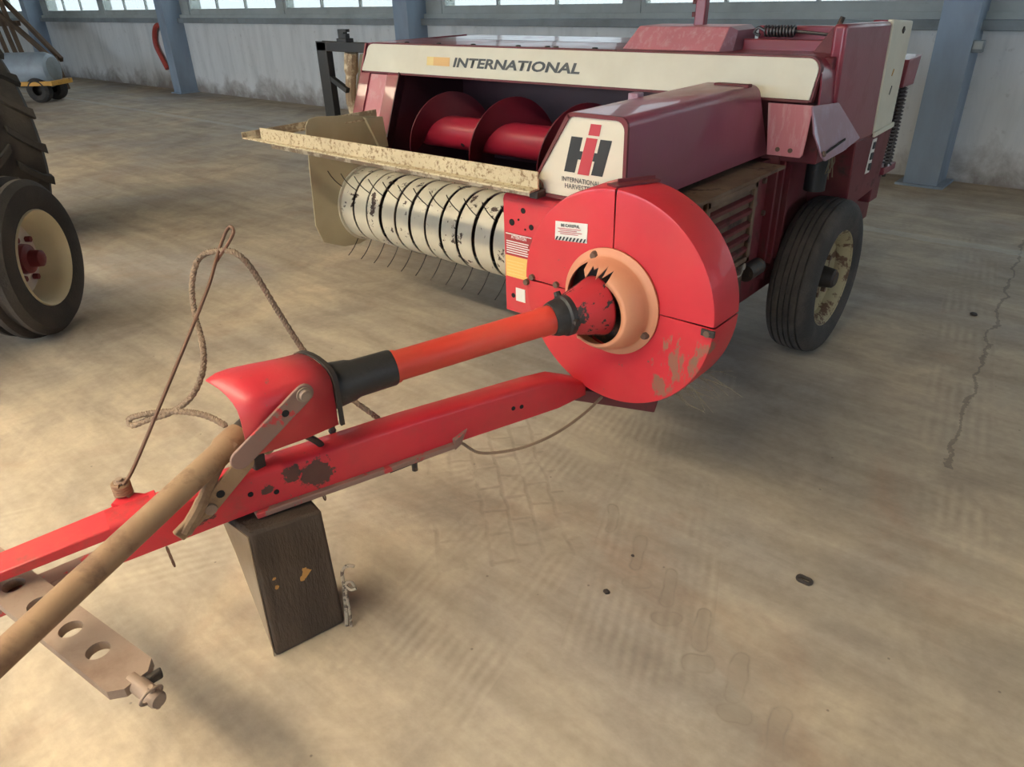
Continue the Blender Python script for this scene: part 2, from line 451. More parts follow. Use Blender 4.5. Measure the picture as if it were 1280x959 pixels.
    for (x, y, hl, rr, rot) in ((-1.05, 1.68, .062, .018, 117), (-.890, 1.591, .062, .019, 115), (-.736, 1.518, .064, .020, 111), (-.582, 1.432, .064, .021, 107), (-.432, 1.344, .064, .022, 106), (-.285, 1.255, .060, .022, 105),
                                (-.823, 1.475, .016, .026, 40), (-.677, 1.404, .016, .027, 36), (-.531, 1.320, .018, .028, 34), (-.388, 1.237, .018, .028, 32)):
        q = nd(nt, 'ShaderNodeMapping', {'Vector': nd(nt, 'ShaderNodeVectorMath', {0: P, 1: nd(nt, 'ShaderNodeVectorMath', {0: nd(nt, 'ShaderNodeTexNoise', {'Vector': P, 'Scale': 9.0}).outputs[1], 'Scale': .035}, operation='SCALE').outputs[0]}, operation='ADD').outputs[0], 'Location': (x + .017, y + .017, .017), 'Rotation': (0, 0, R(rot))}, vector_type='TEXTURE').outputs[0]
        sq = nd(nt, 'ShaderNodeSeparateXYZ', {0: q})
        ax_ = math_(nt, 'MAXIMUM', math_(nt, 'SUBTRACT', math_(nt, 'ABSOLUTE', sq.outputs[0]), hl), 0.0)
        dd = math_(nt, 'SQRT', math_(nt, 'ADD', math_(nt, 'MULTIPLY', ax_, ax_), math_(nt, 'MULTIPLY', sq.outputs[1], sq.outputs[1])))
        ed = math_(nt, 'MULTIPLY', math_(nt, 'ABSOLUTE', math_(nt, 'SUBTRACT', dd, rr)), 1 / .006)
        rim_ = math_(nt, 'SUBTRACT', 1.0, ed, clamp=True)
        ins = math_(nt, 'LESS_THAN', dd, rr)
        mk = math_(nt, 'MULTIPLY', math_(nt, 'ADD', math_(nt, 'MULTIPLY', rim_, .62), math_(nt, 'MULTIPLY', ins, .40), clamp=True), brk)
        col = mixc(nt, mk, col, (.235, .195, .155))
        relief = math_(nt, 'SUBTRACT', relief, math_(nt, 'MULTIPLY', ins, .6))
    # long ragged crack on the right and a pale patched joint across it
    ps = nd(nt, 'ShaderNodeSeparateXYZ', {0: P})
    cn = math_(nt, 'MULTIPLY_ADD', noise(nt, P, 3.0, 6, .7), .16, -.08)
    lx = math_(nt, 'ADD', math_(nt, 'MULTIPLY_ADD', ps.outputs[1], .083, ps.outputs[0]), math_(nt, 'ADD', cn, .035))
    cr = math_(nt, 'LESS_THAN', math_(nt, 'ABSOLUTE', lx), math_(nt, 'MULTIPLY', noise(nt, P, 5.0, 3, .6), .014))
    cr = math_(nt, 'MULTIPLY', cr, math_(nt, 'MULTIPLY', math_(nt, 'GREATER_THAN', ps.outputs[1], 2.7), math_(nt, 'LESS_THAN', ps.outputs[1], 6.6)))
    col = mixc(nt, math_(nt, 'MULTIPLY', cr, .5), col, (.10, .085, .075))
    pj = math_(nt, 'LESS_THAN', math_(nt, 'ABSOLUTE', math_(nt, 'ADD', math_(nt, 'ADD', ps.outputs[1], cn), -5.58)), .06)
    col = mixc(nt, math_(nt, 'MULTIPLY', pj, .3), col, (.50, .49, .47))
    # fine pores and dark specks
    col = mixc(nt, .6, col, ramp(nt, fine, [(.3, (.82, .82, .82)), (.65, (1.08, 1.08, 1.08))]), 'MULTIPLY')
    vor = nd(nt, 'ShaderNodeTexVoronoi', {'Vector': P, 'Scale': 9.0, 'Randomness': 1.0}).outputs[0]
    col = mixc(nt, ramp(nt, vor, [(.025, .7), (.045, 0.0)]), col, (.14, .11, .09))
    nt.links.new(col, bs.inputs['Base Color'])
    ro = ramp(nt, mid, [(.3, .62), (.7, .85)])
    nt.links.new(ro, bs.inputs['Roughness'])
    bs.inputs['Specular IOR Level'].default_value = .35
    h = math_(nt, 'ADD', math_(nt, 'MULTIPLY', fine, .35), math_(nt, 'MULTIPLY', relief, .25))
    b_ = nd(nt, 'ShaderNodeBump', {'Strength': .35, 'Distance': .01, 'Height': h})
    nt.links.new(b_.outputs[0], bs.inputs['Normal'])
    return m_

def wall_material():
    m_, nt, bs = new_mat('stained_painted_wall')
    P = nd(nt, 'ShaderNodeNewGeometry').outputs['Position']
    sp = nd(nt, 'ShaderNodeSeparateXYZ', {0: P})
    str_ = noise(nt, nd(nt, 'ShaderNodeMapping', {'Vector': P, 'Scale': (2.2, 1, .35)}).outputs[0], 2.0, 6, .6, .2)
    col = ramp(nt, str_, [(.32, (.58, .585, .575)), (.5, (.69, .69, .68)), (.7, (.75, .75, .74))])
    # splash-back dirt with a ragged upper edge
    n2 = noise(nt, P, 1.9, 7, .65, .4)
    edge = math_(nt, 'MULTIPLY_ADD', n2, 1.15, -.28)
    dm = math_(nt, 'MULTIPLY', math_(nt, 'SUBTRACT', edge, sp.outputs[2]), 3.2, clamp=True)
    col = mixc(nt, math_(nt, 'MULTIPLY', dm, .85), col, (.20, .16, .135))
    sc_ = noise(nt, P, 12, 8, .7)
    col = mixc(nt, math_(nt, 'MULTIPLY', ramp(nt, sc_, [(.6, 0.0), (.7, 1.0)]), .35), col, (.25, .22, .19))
    nt.links.new(col, bs.inputs['Base Color'])
    bs.inputs['Roughness'].default_value = .75
    b_ = nd(nt, 'ShaderNodeBump', {'Strength': .15, 'Distance': .02, 'Height': sc_})
    nt.links.new(b_.outputs[0], bs.inputs['Normal'])
    return m_
M['floor'] = floor_material()
M['wall'] = wall_material()

# ------------------------------------------------------------------ the hall
X0, X1, Y0, Y1, ZC = -27.5, 8.0, -7.5, 7.45, 4.4
def struct(o):
    o['kind'] = 'structure'; return o

struct(B().box(X0, X1, Y0, Y1 + .3, -.15, 0).build('floor', M['floor'], flat=True))
struct(B().box(-70, 40, Y1 + .3, 60, -.4, -.05).build('ground', M['ground_out'], flat=True))
struct(B().box(-70, 40, -60, Y0 - .3, -.4, -.05).build('ground', M['ground_out'], flat=True))
struct(B().box(X1 + .3, 60, -60, Y1 + .3, -.4, -.05).build('ground', M['ground_out'], flat=True))

GZ0, GZ1 = 1.40, 2.90
FZ0, FZ1 = 1.60, 3.30             # glass height
COLX = [-21.4, -14.65, -8.05, -1.5, 5.1]

def hall_wall(name, y, side):
    """long wall at y; side=+1 rear (room at smaller y)"""
    ya, yb = (y, y + .25) if side > 0 else (y - .25, y)
    w = B()
    if side > 0:
        w.box(X0, X1, ya, yb, 0, 1.30)
        w.box(X0, X1, ya, yb, GZ1 + .08, ZC)
    else:
        w.box(X0, X1, ya, yb, 0, FZ0 - .08); w.box(X0, X1, ya, yb, FZ1 + .07, ZC)
        e_ = [X0, -20.0, -14.9, -14.0, -8.6, -7.6, -2.2, -1.2, 4.2, X1]
        for i in range(0, 10, 2):
            w.box(e_[i], e_[i + 1], ya, yb, FZ0 - .08, FZ1 + .07)
    return struct(w.build(name, M['wall'], flat=True))
hall_wall('wall_rear', Y1, 1)
hall_wall('wall_front', Y0, -1)
struct(B().box(X0 - .25, X0, Y0, Y1, 0, ZC).build('wall_left', M['wall'], flat=True))
rw_ = B()
rw_.box(X1, X1 + .25, Y0, Y1, 0, 2.0); rw_.box(X1, X1 + .25, Y0, Y1, 3.0, ZC); rw_.box(X1, X1 + .25, Y0, 1.5, 2.0, 3.0); rw_.box(X1, X1 + .25, 5.5, Y1, 2.0, 3.0)
struct(rw_.build('wall_right', M['wall'], flat=True))

# sill beam running along the rear wall under the windows, and a foot strip
struct(B().box(X0, X1, Y1 - .11, Y1, 1.205, 1.285).build('trim_1', M['sill'], bevel=.006))
struct(B().box(X0, X1, Y1 - .05, Y1, 1.285, 1.34).build('trim_2', M['frame_paint']))

wn = 0
def window(x0, x1, y, panes, inward, glass='dim_glass', GZ0=1.40, GZ1=2.90):
    """steel window unit with frame, glazing bars and separate panes"""
    global wn
    wn += 1
    d = -1 if inward > 0 else 1
    f = B(); t = .055
    ya, yb = sorted((y, y + d * .05))
    f.box(x0, x1, ya, yb, GZ0 - .09, GZ0); f.box(x0, x1, ya, yb, GZ1, GZ1 + .08)
    f.box(x0, x0 + t, ya, yb, GZ0, GZ1); f.box(x1 - t, x1, ya, yb, GZ0, GZ1)
    fr = struct(f.build('window_%d' % wn, M['frame_paint'], bevel=.004))
    n = panes; wd = (x1 - x0 - 2 * t) / n
    for i in range(n):
        a = x0 + t + i * wd
        if i:
            B().box(a - .016, a + .016, ya + .005, yb - .005, GZ0, GZ1).build('glazing_bar', M['frame_paint'], fr)
        B().box(a - .006, a + wd + .006, (ya + yb) / 2 - .003, (ya + yb) / 2 + .003, GZ0 - .01, GZ1 + .01).build('pane', M[glass], fr, flat=True)
        # inner casement rail at the foot of each pane
        B().box(a, a + wd, ya + .008, yb - .008, GZ0, GZ0 + .03).build('casement_rail', M['frame_paint'], fr)

bays = [(-27.5, -21.4), (-21.4, -14.65), (-14.65, -8.05), (-8.05, -1.5), (-1.5, 5.1), (5.1, 8.0)]
for (a, b) in bays:
    a2, b2 = a + .42, b - .30
    mid = (a2 + b2) / 2
    for (p, q) in (((a2, mid - .09), (mid + .09, b2)) if b - a > 4 else ((a2, b2),)):
        window(p, q, Y1 + .06, 3, 1)
        portal('rear_window_portal', ((p + q) / 2, Y1 + .02, (GZ0 + GZ1) / 2), (R(90), 0, PI), q - p, GZ1 - GZ0)
# unseen windows added in the front wall to light surfaces facing it
FWIN = [(-20.0, -14.9), (-14.0, -8.6), (-7.6, -2.2), (-1.2, 4.2)]
for (p, q) in FWIN:
    window(p, q, Y0 - .06, 4, -1, 'glass', FZ0, FZ1)
    portal('added_front_window_portal', ((p + q) / 2, Y0 - .02, (FZ0 + FZ1) / 2), (R(90), 0, 0), q - p, FZ1 - FZ0)
# unseen wide window added in the right-hand end wall for cool light
wn += 1
f = B()
f.box(X1 + .08, X1 + .14, 1.5, 5.5, 2.0, 2.06); f.box(X1 + .08, X1 + .14, 1.5, 5.5, 2.94, 3.0)
for i in range(5):
    f.box(X1 + .08, X1 + .14, 1.5 + i - .02, 1.5 + i + .02, 2.06, 2.94)
fr = struct(f.build('window_%d' % wn, M['frame_paint']))
for i in range(4):
    B().box(X1 + .105, X1 + .111, 1.52 + i, 2.48 + i, 2.06, 2.94).build('pane', M['glass'], fr, flat=True)
portal('added_right_window_portal', (X1 + .03, 3.5, 2.5), (R(90), 0, R(90)), 4.0, 1.0)
# piers between the window units
for yy in (Y1,):
    pr = B()
    for (a, b) in bays:
        a2, b2 = a + .42, b - .30
        mid = (a2 + b2) / 2
        pr.box(a, a2, yy, yy + .25, 1.28, GZ1 + .1); pr.box(b2, b, yy, yy + .25, 1.28, GZ1 + .1)
        if yy > 0 and b - a > 4:
            pr.box(mid - .09, mid + .09, yy, yy + .2, 1.28, GZ1 + .1)
    struct(pr.build('trim_3' if yy > 0 else 'trim_4', M['frame_paint'], flat=True))

# steel columns (H section) in front of the rear wall
for k, cx in enumerate(COLX):
    for yy, s in ((Y1, -1), (Y0, 1)):
        if s > 0 and k not in (1, 2): continue
        cb = B()
        ya, yb = sorted((yy, yy + s * .34))
        cb.box(cx - .125, cx + .125, ya, yb, 0, ZC)
        fr_ = (ya - .012, ya) if s < 0 else (yb, yb + .012)
        cb.box(cx - .135, cx + .135, *fr_, 0, ZC)
        cb.box(cx - .19, cx + .19, ya - .05, yb, 0, .018)
        o = cb.build('column', M['blue_steel'], org=(cx, yy, 0))
        struct(o)

# ceiling with two skylight strips
SK = [(-2.2, -1.6)]
cl = B()
ys = [Y0] + [v for s in SK for v in s] + [Y1]
for i in range(0, len(ys), 2):
    cl.box(X0, X1, ys[i], ys[i + 1], ZC, ZC + .2)
SX0, SX1 = -14.0, .2
for (a, b) in SK:
    cl.box(X0, SX0, a, b, ZC, ZC + .2); cl.box(SX1, X1, a, b, ZC, ZC + .2)
struct(cl.build('ceiling', M['ceiling'], flat=True))
for (a, b) in SK:
    n = 12; wd = (SX1 - SX0) / n
    sk = B()
    for i in range(n + 1):
        xx = SX0 + i * wd
        sk.box(xx - .03, xx + .03, a, b, ZC + .1, ZC + .2)
    wn += 1
    fr = struct(sk.build('window_%d' % wn, M['frame_paint']))
    for i in range(n):
        xx = SX0 + i * wd
        B().box(xx + .03, xx + wd - .03, a, b, ZC + .14, ZC + .15).build('skylight_sheet', M['skylight'], fr, flat=True)
    portal('skylight_portal', ((SX0 + SX1) / 2, (a + b) / 2, ZC + .18), (0, 0, 0), SX1 - SX0, b - a)

# ================================================================== the hay baler
BO = Vector((-1.6, 2.9, 0))
baler = thing('hay_baler', BO, 'red and cream square hay baler with round front shield and long red drawbar', 'baler')

# ---- bale chamber (runs front to back)
ch = B().box(-1.66, -1.20, 1.93, 2.45, .535, .955).box(-1.66, -1.20, 2.45, 4.55, .36, .955).build('bale_chamber', M['maroon'], baler, bevel=.008)
B().box(-1.665, -1.10, 1.93, 2.90, .950, .962).build('chamber_top', M['chamber_dirt'], ch)
lb = B().box(-1.20, -1.115, 2.05, 2.66, .47, .950).build('gear_housing', M['chamber_dirt'], baler, bevel=.006)
fr = B()
fr.box(-1.115, -1.098, 2.26, 2.66, .925, .950); fr.box(-1.115, -1.098, 2.26, 2.66, .64, .66)
fr.box(-1.115, -1.098, 2.26, 2.285, .64, .95); fr.box(-1.115, -1.098, 2.635, 2.66, .64, .95)
fr.build('grille_frame', M['chamber_dirt'], lb, bevel=.003)
for i in range(5):
    z = .69 + i * .05
    B().hexa([(-1.115, 2.285, z), (-1.104, 2.285, z - .012), (-1.104, 2.635, z - .012), (-1.115, 2.635, z),
              (-1.115, 2.285, z + .012), (-1.098, 2.285, z + .006), (-1.098, 2.635, z + .006), (-1.115, 2.635, z + .012)]).build('louvre', M['maroon'], lb)
for (y, z) in ((2.54, .60), (2.62, .625)):
    B().lathe([(0, .02), (.014, .02), (.016, .012), (.016, 0)], (-1.115, y, z), (1, 0, 0), 10).build('bolt', M['bright_bolt'], lb)
B().tube(catmull([(-1.10, 2.54, .60), (-1.09, 2.58, .605), (-1.10, 2.62, .625)], 5), .004, 6).build('wire', M['bright_bolt'], lb)
for (y, z) in ((2.74, .86), (2.80, .72), (2.88, .80), (2.72, .66), (2.95, .88), (2.86, .62), (2.98, .74)):
    B().lathe([(0, .012), (.011, .012), (.013, 0)], (-1.20, y, z), (1, 0, 0), 8).build('bolt', M['bolt'], ch)
# ribs and brackets between chamber side and wheel
for (y, z0, z1) in ((2.99, .45, 1.0), (3.06, .5, 1.02), (3.14, .5, 1.02)):
    B().box(-1.20, -1.165, y, y + .02, z0, z1).build('side_rib', M['maroon'], ch)
B().box(-1.20, -1.09, 2.40, 2.60, .40, .50).build('gearbox_foot', M['dark_steel'], lb, bevel=.01)
B().tube([(-1.13, 2.72, .56), (-1.13, 2.84, .56)], .035, 14).build('greasy_shaft', M['dark_steel'], lb)

# ---- front plate left of the round shield
fp = B()
fp.box(-1.70, -1.02, 1.900, 1.912, .535, .955)
fp.strip([(-1.70, 1.90, .955), (-1.70, 1.905, .966), (-1.70, 1.915, .972), (-1.70, 1.98, .975)], [(0, .012, -.0), (0, .008, -.009), (0, .002, -.012), (0, 0, -.012)], (.60, 0, 0))
fp.box(-1.70, -1.69, 1.905, 2.02, .535, .965)
fplate = fp.build('front_plate', M['red_pink'], baler, bevel=.004)
for (x, z, r_) in ((-1.608, .925, .010), (-1.661, .876, .012), (-1.573, .872, .010), (-1.663, .60, .009), (-1.63, .89, .004), (-1.60, .86, .004)):
    B().lathe([(0, .002), (r_, .002), (r_, 0)], (x, 1.900, z), (0, -1, 0), 12).build('bolt_hole', M['hole'], fplate)
def decal(name, x0, x1, z0, z1, y, mat, parent, sk=0.0):
    return B().hexa([(x0, y - .0015, z0), (x1, y - .0015, z0), (x1, y, z0), (x0, y, z0), (x0 + sk, y - .0015, z1), (x1 + sk, y - .0015, z1), (x1 + sk, y, z1), (x0 + sk, y, z1)]).build(name, mat, parent, flat=True)
st = decal('warning_sticker', -1.692, -1.570, .755, .838, 1.900, M['decal_red'], fplate)
lettering('sticker_heading', 'ATTENTION', M['white_ink'], st, (-1.665, 1.8975, .818), (1, 0, 0), (0, 0, 1), w=.07, h=.013, bold=.02)
ln = B()
for i in range(6):
    ln.box(-1.688, -1.578 - random.random() * .02, 1.8970, 1.8985, .762 + i * .0085, .7655 + i * .0085)
ln.box(-1.69, -1.572, 1.897, 1.8985, .832, .835)
tag(ln.build('sticker_text_lines', M['white_ink'], st, flat=True))
st = decal('yellow_label', -1.695, -1.590, .672, .752, 1.900, M['decal_yellow'], fplate)
ln = B()
for i in range(5):
    ln.box(-1.688, -1.605 - random.random() * .02, 1.8975, 1.8985, .684 + i * .012, .6855 + i * .012)
ln.build('label_text_lines', M['decal_yel2'], st, flat=True)
decal('small_white_label', -1.650, -1.606, .583, .634, 1.900, M['decal_white'], fplate)

# ---- hood above the chamber, with cream name plate
def hood_profile(inset=0.0, n=5):
    p = []
    def corner(cx, cz, a0, a1, r_):
        for k in range(n + 1):
            a = a0 + (a1 - a0) * k / n
            p.append((cx + r_ * math.cos(a), cz + r_ * math.sin(a)))
    i = inset
    p.append((-1.600 + i * 1.2, .985 + i)); p.append((-1.207 - i, .985 + i))
    corner(-1.237 - i, 1.230 - i, 0, PI / 2, .030)
    corner(-1.412 + i * .7, 1.230 - i, PI / 2, PI - .52, .030)
    return p
hp = hood_profile()
hd = B()
rows = []
for t in range(2):
    ring = []
    for (x, z) in hp:
        y = 1.92 if t == 0 else 2.965 - (z - .985) * .58
        zz = z if t == 0 else z - .0
        ring.append(hd.v((x, y, zz)))
    rows.append(ring)
n = len(hp)
for i in range(n):
    hd.face([rows[0][i], rows[0][(i + 1) % n], rows[1][(i + 1) % n], rows[1][i]])
hd.face(rows[0][::-1]); hd.face(rows[1])
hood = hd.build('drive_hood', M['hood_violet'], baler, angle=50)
B().box(-1.36, -1.22, 2.74, 2.775, 1.255, 1.266).build('hinge_strip', M['maroon'], hood, bevel=.003)
B().box(-1.46, -1.42, 2.30, 2.34, 1.20, 1.272).build('latch_tab', M['violet_sheet'], hood, bevel=.003)
pl = B().prism([(x, 1.9195, z) for x, z in hood_profile(.012)], (0, -.004, 0)).build('cream_front_plate', M['cream'], hood, angle=50)
# border rim round the plate
rim = B()
a_ = hood_profile(0); b_ = hood_profile(.012)
for i in range(len(a_)):
    j = (i + 1) % len(a_)
    rim.hexa([(a_[i][0], 1.920, a_[i][1]), (a_[j][0], 1.920, a_[j][1]), (b_[j][0], 1.920, b_[j][1]), (b_[i][0], 1.920, b_[i][1]),
              (a_[i][0], 1.910, a_[i][1]), (a_[j][0], 1.910, a_[j][1]), (b_[j][0], 1.910, b_[j][1]), (b_[i][0], 1.910, b_[i][1])])
rim.build('plate_border', M['maroon'], hood)
def flatpoly(name, pts, y, mat, parent):
    return B().prism([(x, y, z) for x, z in pts], (0, -.0012, 0)).build(name, mat, parent, flat=True)
LY = 1.9155
flatpoly('emblem_stem', [(-1.391, 1.074), (-1.347, 1.074), (-1.317, 1.189), (-1.358, 1.189)], LY, M['red_ink'], hood)
flatpoly('emblem_dot', [(-1.352, 1.197), (-1.311, 1.197), (-1.304, 1.231), (-1.343, 1.231)], LY, M['red_ink'], hood)
flatpoly('emblem_letter', [(-1.444, 1.077), (-1.402, 1.077), (-1.3905, 1.120), (-1.379, 1.120), (-1.372, 1.146), (-1.384, 1.146), (-1.373, 1.188), (-1.416, 1.188)], LY, M['black_ink'], hood)
flatpoly('emblem_letter', [(-1.338, 1.077), (-1.295, 1.077), (-1.264, 1.188), (-1.306, 1.188), (-1.317, 1.146), (-1.327, 1.146), (-1.334, 1.120), (-1.326, 1.120)], LY, M['black_ink'], hood)
lettering('plate_lettering', 'INTERNATIONAL', M['grey_ink'], hood, (-1.452, 1.9142, 1.045), (1, 0, 0), (0, 0, 1), w=.150, h=.016, bold=.015)
lettering('plate_lettering', 'HARVESTER', M['grey_ink'], hood, (-1.440, 1.9142, 1.024), (1, 0, 0), (0, 0, 1), w=.112, h=.016, bold=.015)

# ---- round flywheel shield: three bolted panels
FC = Vector((-1.136, 1.75, .753)); FR = .342
def shield_panel(a0, a1):
    g = .0035 / FR
    prof = [(.150, .004), (.150, 0), (FR - .010, 0), (FR - .003, .002), (FR, .009), (FR, .150), (FR - .004, .150), (FR - .004, .012), (FR - .010, .005)]
    # axis +Y, angle measured from +Z towards +X
    return B().lathe(prof, FC, (0, 1, 0), max(8, int((a1 - a0) / R(4))), a0 + g, a1 - g, ref=(0, 0, 1), closed=True)
p1 = shield_panel(-PI / 2, 0).build('shield_panel', M['red_bright'], baler)
p2 = shield_panel(0, PI / 2).build('shield_panel', M['red_bright'], baler)
p3 = shield_panel(PI / 2, 3 * PI / 2).build('shield_panel', M['red_bright'], baler)
def scraped_material():
    m_ = M['red_bright'].copy(); m_.name = 'scraped_red_paint'
    nt = m_.node_tree; bs = [n for n in nt.nodes if n.type == 'BSDF_PRINCIPLED'][0]
    col = bs.inputs['Base Color'].links[0].from_socket
    co = nd(nt, 'ShaderNodeTexCoord').outputs['Object']
    ns = noise(nt, nd(nt, 'ShaderNodeMapping', {'Vector': co, 'Rotation': (0, R(35), 0), 'Scale': (30, 10, 12)}).outputs[0], 1.0, 8, .72)
    for (ang, rr, r_) in ((118, .285, .10), (104, .315, .06), (140, .30, .05)):
        q = Vector((FC.x + rr * math.sin(R(ang)), FC.y, FC.z + rr * math.cos(R(ang)))) - BO
        dd = nd(nt, 'ShaderNodeVectorMath', {0: co, 1: q}, operation='DISTANCE').outputs['Value']
        e = math_(nt, 'ADD', math_(nt, 'MULTIPLY', dd, .55 / r_), math_(nt, 'MULTIPLY_ADD', ns, -2.6, 1.62))
        col = mixc(nt, math_(nt, 'MULTIPLY', ramp(nt, e, [(.44, 1.0), (.56, 0.0)]), .8), col, (.21, .13, .085))
    nt.links.new(col, bs.inputs['Base Color'])
    return m_
p3.data.materials[0] = scraped_material()
# dark backing drum inside the shield
B().lathe([(0, .0), (FR - .02, .0), (FR - .02, .12), (0, .12)], FC + Vector((0, .03, 0)), (0, 1, 0), 48).build('flywheel', M['dark_steel'], baler)
# fold on top of the shield
B().bar((-1.16, 1.765, 1.097), (-1.10, 1.905, 1.098), .05, .006).build('shield_fold', M['maroon'], p1)
B().bar((-1.162, 1.80, 1.104), (-1.10, 1.90, 1.104), .006, .012).build('fold_lip', M['maroon'], p1)
def fpoint(a, r_, dy=0.0):
    return (FC.x + r_ * math.sin(a), FC.y + dy, FC.z + r_ * math.cos(a))
for (a, r_) in ((R(-88), .31), (R(-88), .21), (R(93), .325), (R(-92), .335)):
    B().lathe([(0, .010), (.010, .010), (.011, 0)], fpoint(a, r_), (0, -1, 0), 8).build('shield_bolt', M['bolt'], baler)
for (a, r_) in ((R(92), .318), (R(92), .335)):
    q = fpoint(a, r_)
    B().box(q[0] - .012, q[0] + .012, 1.742, 1.752, q[2] - .014, q[2] + .006).build('latch', M['dark_steel'], p3, bevel=.002)
# "be careful" sticker on the upper left panel
st = B().prism([(-1.352, 1.7495, .908), (-1.231, 1.7495, .918), (-1.229, 1.7495, .978), (-1.350, 1.7495, .968)], (0, -.0015, 0)).build('caution_sticker', M['decal_white'], p1, flat=True)
xd = Vector((.121, 0, .010)).normalized(); zd = Vector((-.002, 0, 1)).normalized()
def spt(u, v, y=1.7465):
    return Vector((-1.352, y, .908)) + xd * u + zd * v
lettering('caution_lettering', 'BE CAREFUL', M['black_ink'], st, spt(.025, .044), xd, zd, w=.07, h=.010, bold=.02)
sb = B()
for i in range(9):
    u = .002 + i * .0132
    sb.prism([spt(u, .001), spt(u + .006, .001), spt(min(u + .013, .119), .013), spt(min(u + .007, .119), .013)], (0, -.0006, 0))
sb.build('caution_stripes', M['black_ink'], st, flat=True)
sb = B()
for i, (a0, a1) in enumerate(((.012, .10), (.02, .085), (.014, .104), (.022, .09))):
    z = .038 - i * .0055
    sb.prism([spt(a0, z), spt(a1, z), spt(a1, z + .0018), spt(a0, z + .0018)], (0, -.0006, 0))
sb.build('caution_text_lines', M['red_ink'], st, flat=True)

# ---- orange cracked bowl at the centre of the shield
bw = B()
segb = 72
prof = [(.167, 0), (.167, -.006), (.155, -.012), (.147, -.014), (.143, -.022), (.140, -.036), (.136, -.050), (.131, -.064), (.124, -.078), (.115, -.090), (.104, -.099), (.092, -.105)]
random.seed(3)
lim = []
for k in range(segb):
    a = 360.0 * k / segb           # 0 = up, 90 = +X (right)
    if 25 <= a < 205: d = .0995
    elif a >= 340 or a < 25: d = (.070, .0995, .055, .095, .060, .085, .0995, .066, .080)[k % 9]
    elif 205 <= a < 222: d = .0995 - (a - 205) / 17 * .05
    else: d = .037
    lim.append(d)
rings = []
for k in range(segb):
    t = 2 * PI * k / segb
    rr = []
    for (r_, h) in prof:
        hh = max(h, -lim[k])
        # stop at the broken edge
        if -h > lim[k]:
            f0 = [(pr_, ph) for pr_, ph in prof if -ph <= lim[k]][-1]
            rr.append(bw.v((FC.x + f0[0] * math.sin(t), FC.y + hh - .002, FC.z + f0[0] * math.cos(t))))
        else:
            rr.append(bw.v((FC.x + r_ * math.sin(t), FC.y + h - .002, FC.z + r_ * math.cos(t))))
    rings.append(rr)
for k in range(segb):
    A = rings[k]; C = rings[(k + 1) % segb]
    for i in range(len(prof) - 1):
        if (A[i].co - A[i + 1].co).length < 1e-5 and (C[i].co - C[i + 1].co).length < 1e-5: continue
        bw.face([A[i], A[i + 1], C[i + 1], C[i]])
bowl = bw.build('cracked_bowl', M['orange_bowl'], baler, angle=60)
sm_ = bowl.modifiers.new('thickness', 'SOLIDIFY'); sm_.thickness = .004; sm_.offset = 0
for a in (-22, 118, 208):
    B().lathe([(0, .014), (.010, .014), (.013, .008), (.015, 0)], fpoint(R(a), .150, -.012), (0, -1, 0), 10).build('bowl_bolt', M['bolt'], bowl)

# ---- drive shaft
S1 = FC.copy(); S0 = Vector((-1.45, .87, .717))
sd_ = (S0 - S1); SL = sd_.length; sd_.normalize()
def sp(t): return S1 + sd_ * t
shaft = B().lathe([(0, .205), (.040, .205), (.044, .215), (.044, .255), (.0415, .26), (.0415, .70), (.045, .705), (.045, .73), (0, .73)], S1, sd_, 32).build('drive_shaft', M['red_orange'], baler)
bell = B().lathe([(.092, .050), (.092, .056), (.088, .07), (.081, .095), (.073, .12), (.064, .15), (.058, .165), (.054, .17)], S1, sd_, 40).build('shaft_bell', M['worn_bell'], shaft)
bell.modifiers.new('t', 'SOLIDIFY').thickness = .004
B().lathe([(0, .150), (.054, .150), (.062, .160), (.062, .176), (.056, .182), (.054, .205), (.048, .222), (0, .222)], S1, sd_, 28).build('shaft_collar', M['black_sleeve'], shaft)
for k in range(3):
    t = 2 * PI * k / 3 + 2.4
    a = sd_.orthogonal().normalized(); b_ = sd_.cross(a)
    q = sp(.172) + (a * math.cos(t) + b_ * math.sin(t)) * .060
    B().lathe([(0, .014), (.010, .014), (.012, 0)], q, (a * math.cos(t) + b_ * math.sin(t)), 8).build('collar_bolt', M['dark_steel'], shaft)
B().lathe([(0, -.02), (.028, -.02), (.028, .10), (0, .10)], S1, sd_, 16).build('universal_joint', M['dark_steel'], shaft)
B().lathe([(0, .715), (.047, .715), (.049, .72), (.050, .82), (.055, .835), (.058, .86), (.062, .89), (.062, .905), (0, .905)], S1, sd_, 32).build('shaft_sleeve', M['black_sleeve'], shaft)
# small chain hanging from the sleeve
cp = [(-1.447, .93, .664), (-1.452, .93, .645), (-1.457, .93, .626), (-1.463, .93, .607), (-1.470, .93, .590), (-1.476, .93, .574)]
for i, p in enumerate(cp):
    ringp = []
    for k in range(10):
        t = 2 * PI * k / 10
        o_ = Vector((.006 * math.cos(t), 0, .013 * math.sin(t))) if i % 2 else Vector((0, .006 * math.cos(t), .013 * math.sin(t)))
        ringp.append(Vector(p) + o_)
    B().tube(ringp, .0022, 6, closed=True).build('chain_link', M['dark_steel'], shaft)
B().lathe([(0, -.011), (.008, -.008), (.011, 0), (.008, .008), (0, .011)], (-1.482, .93, .558), (0, 0, 1), 12).build('chain_ball', M['dark_steel'], shaft)

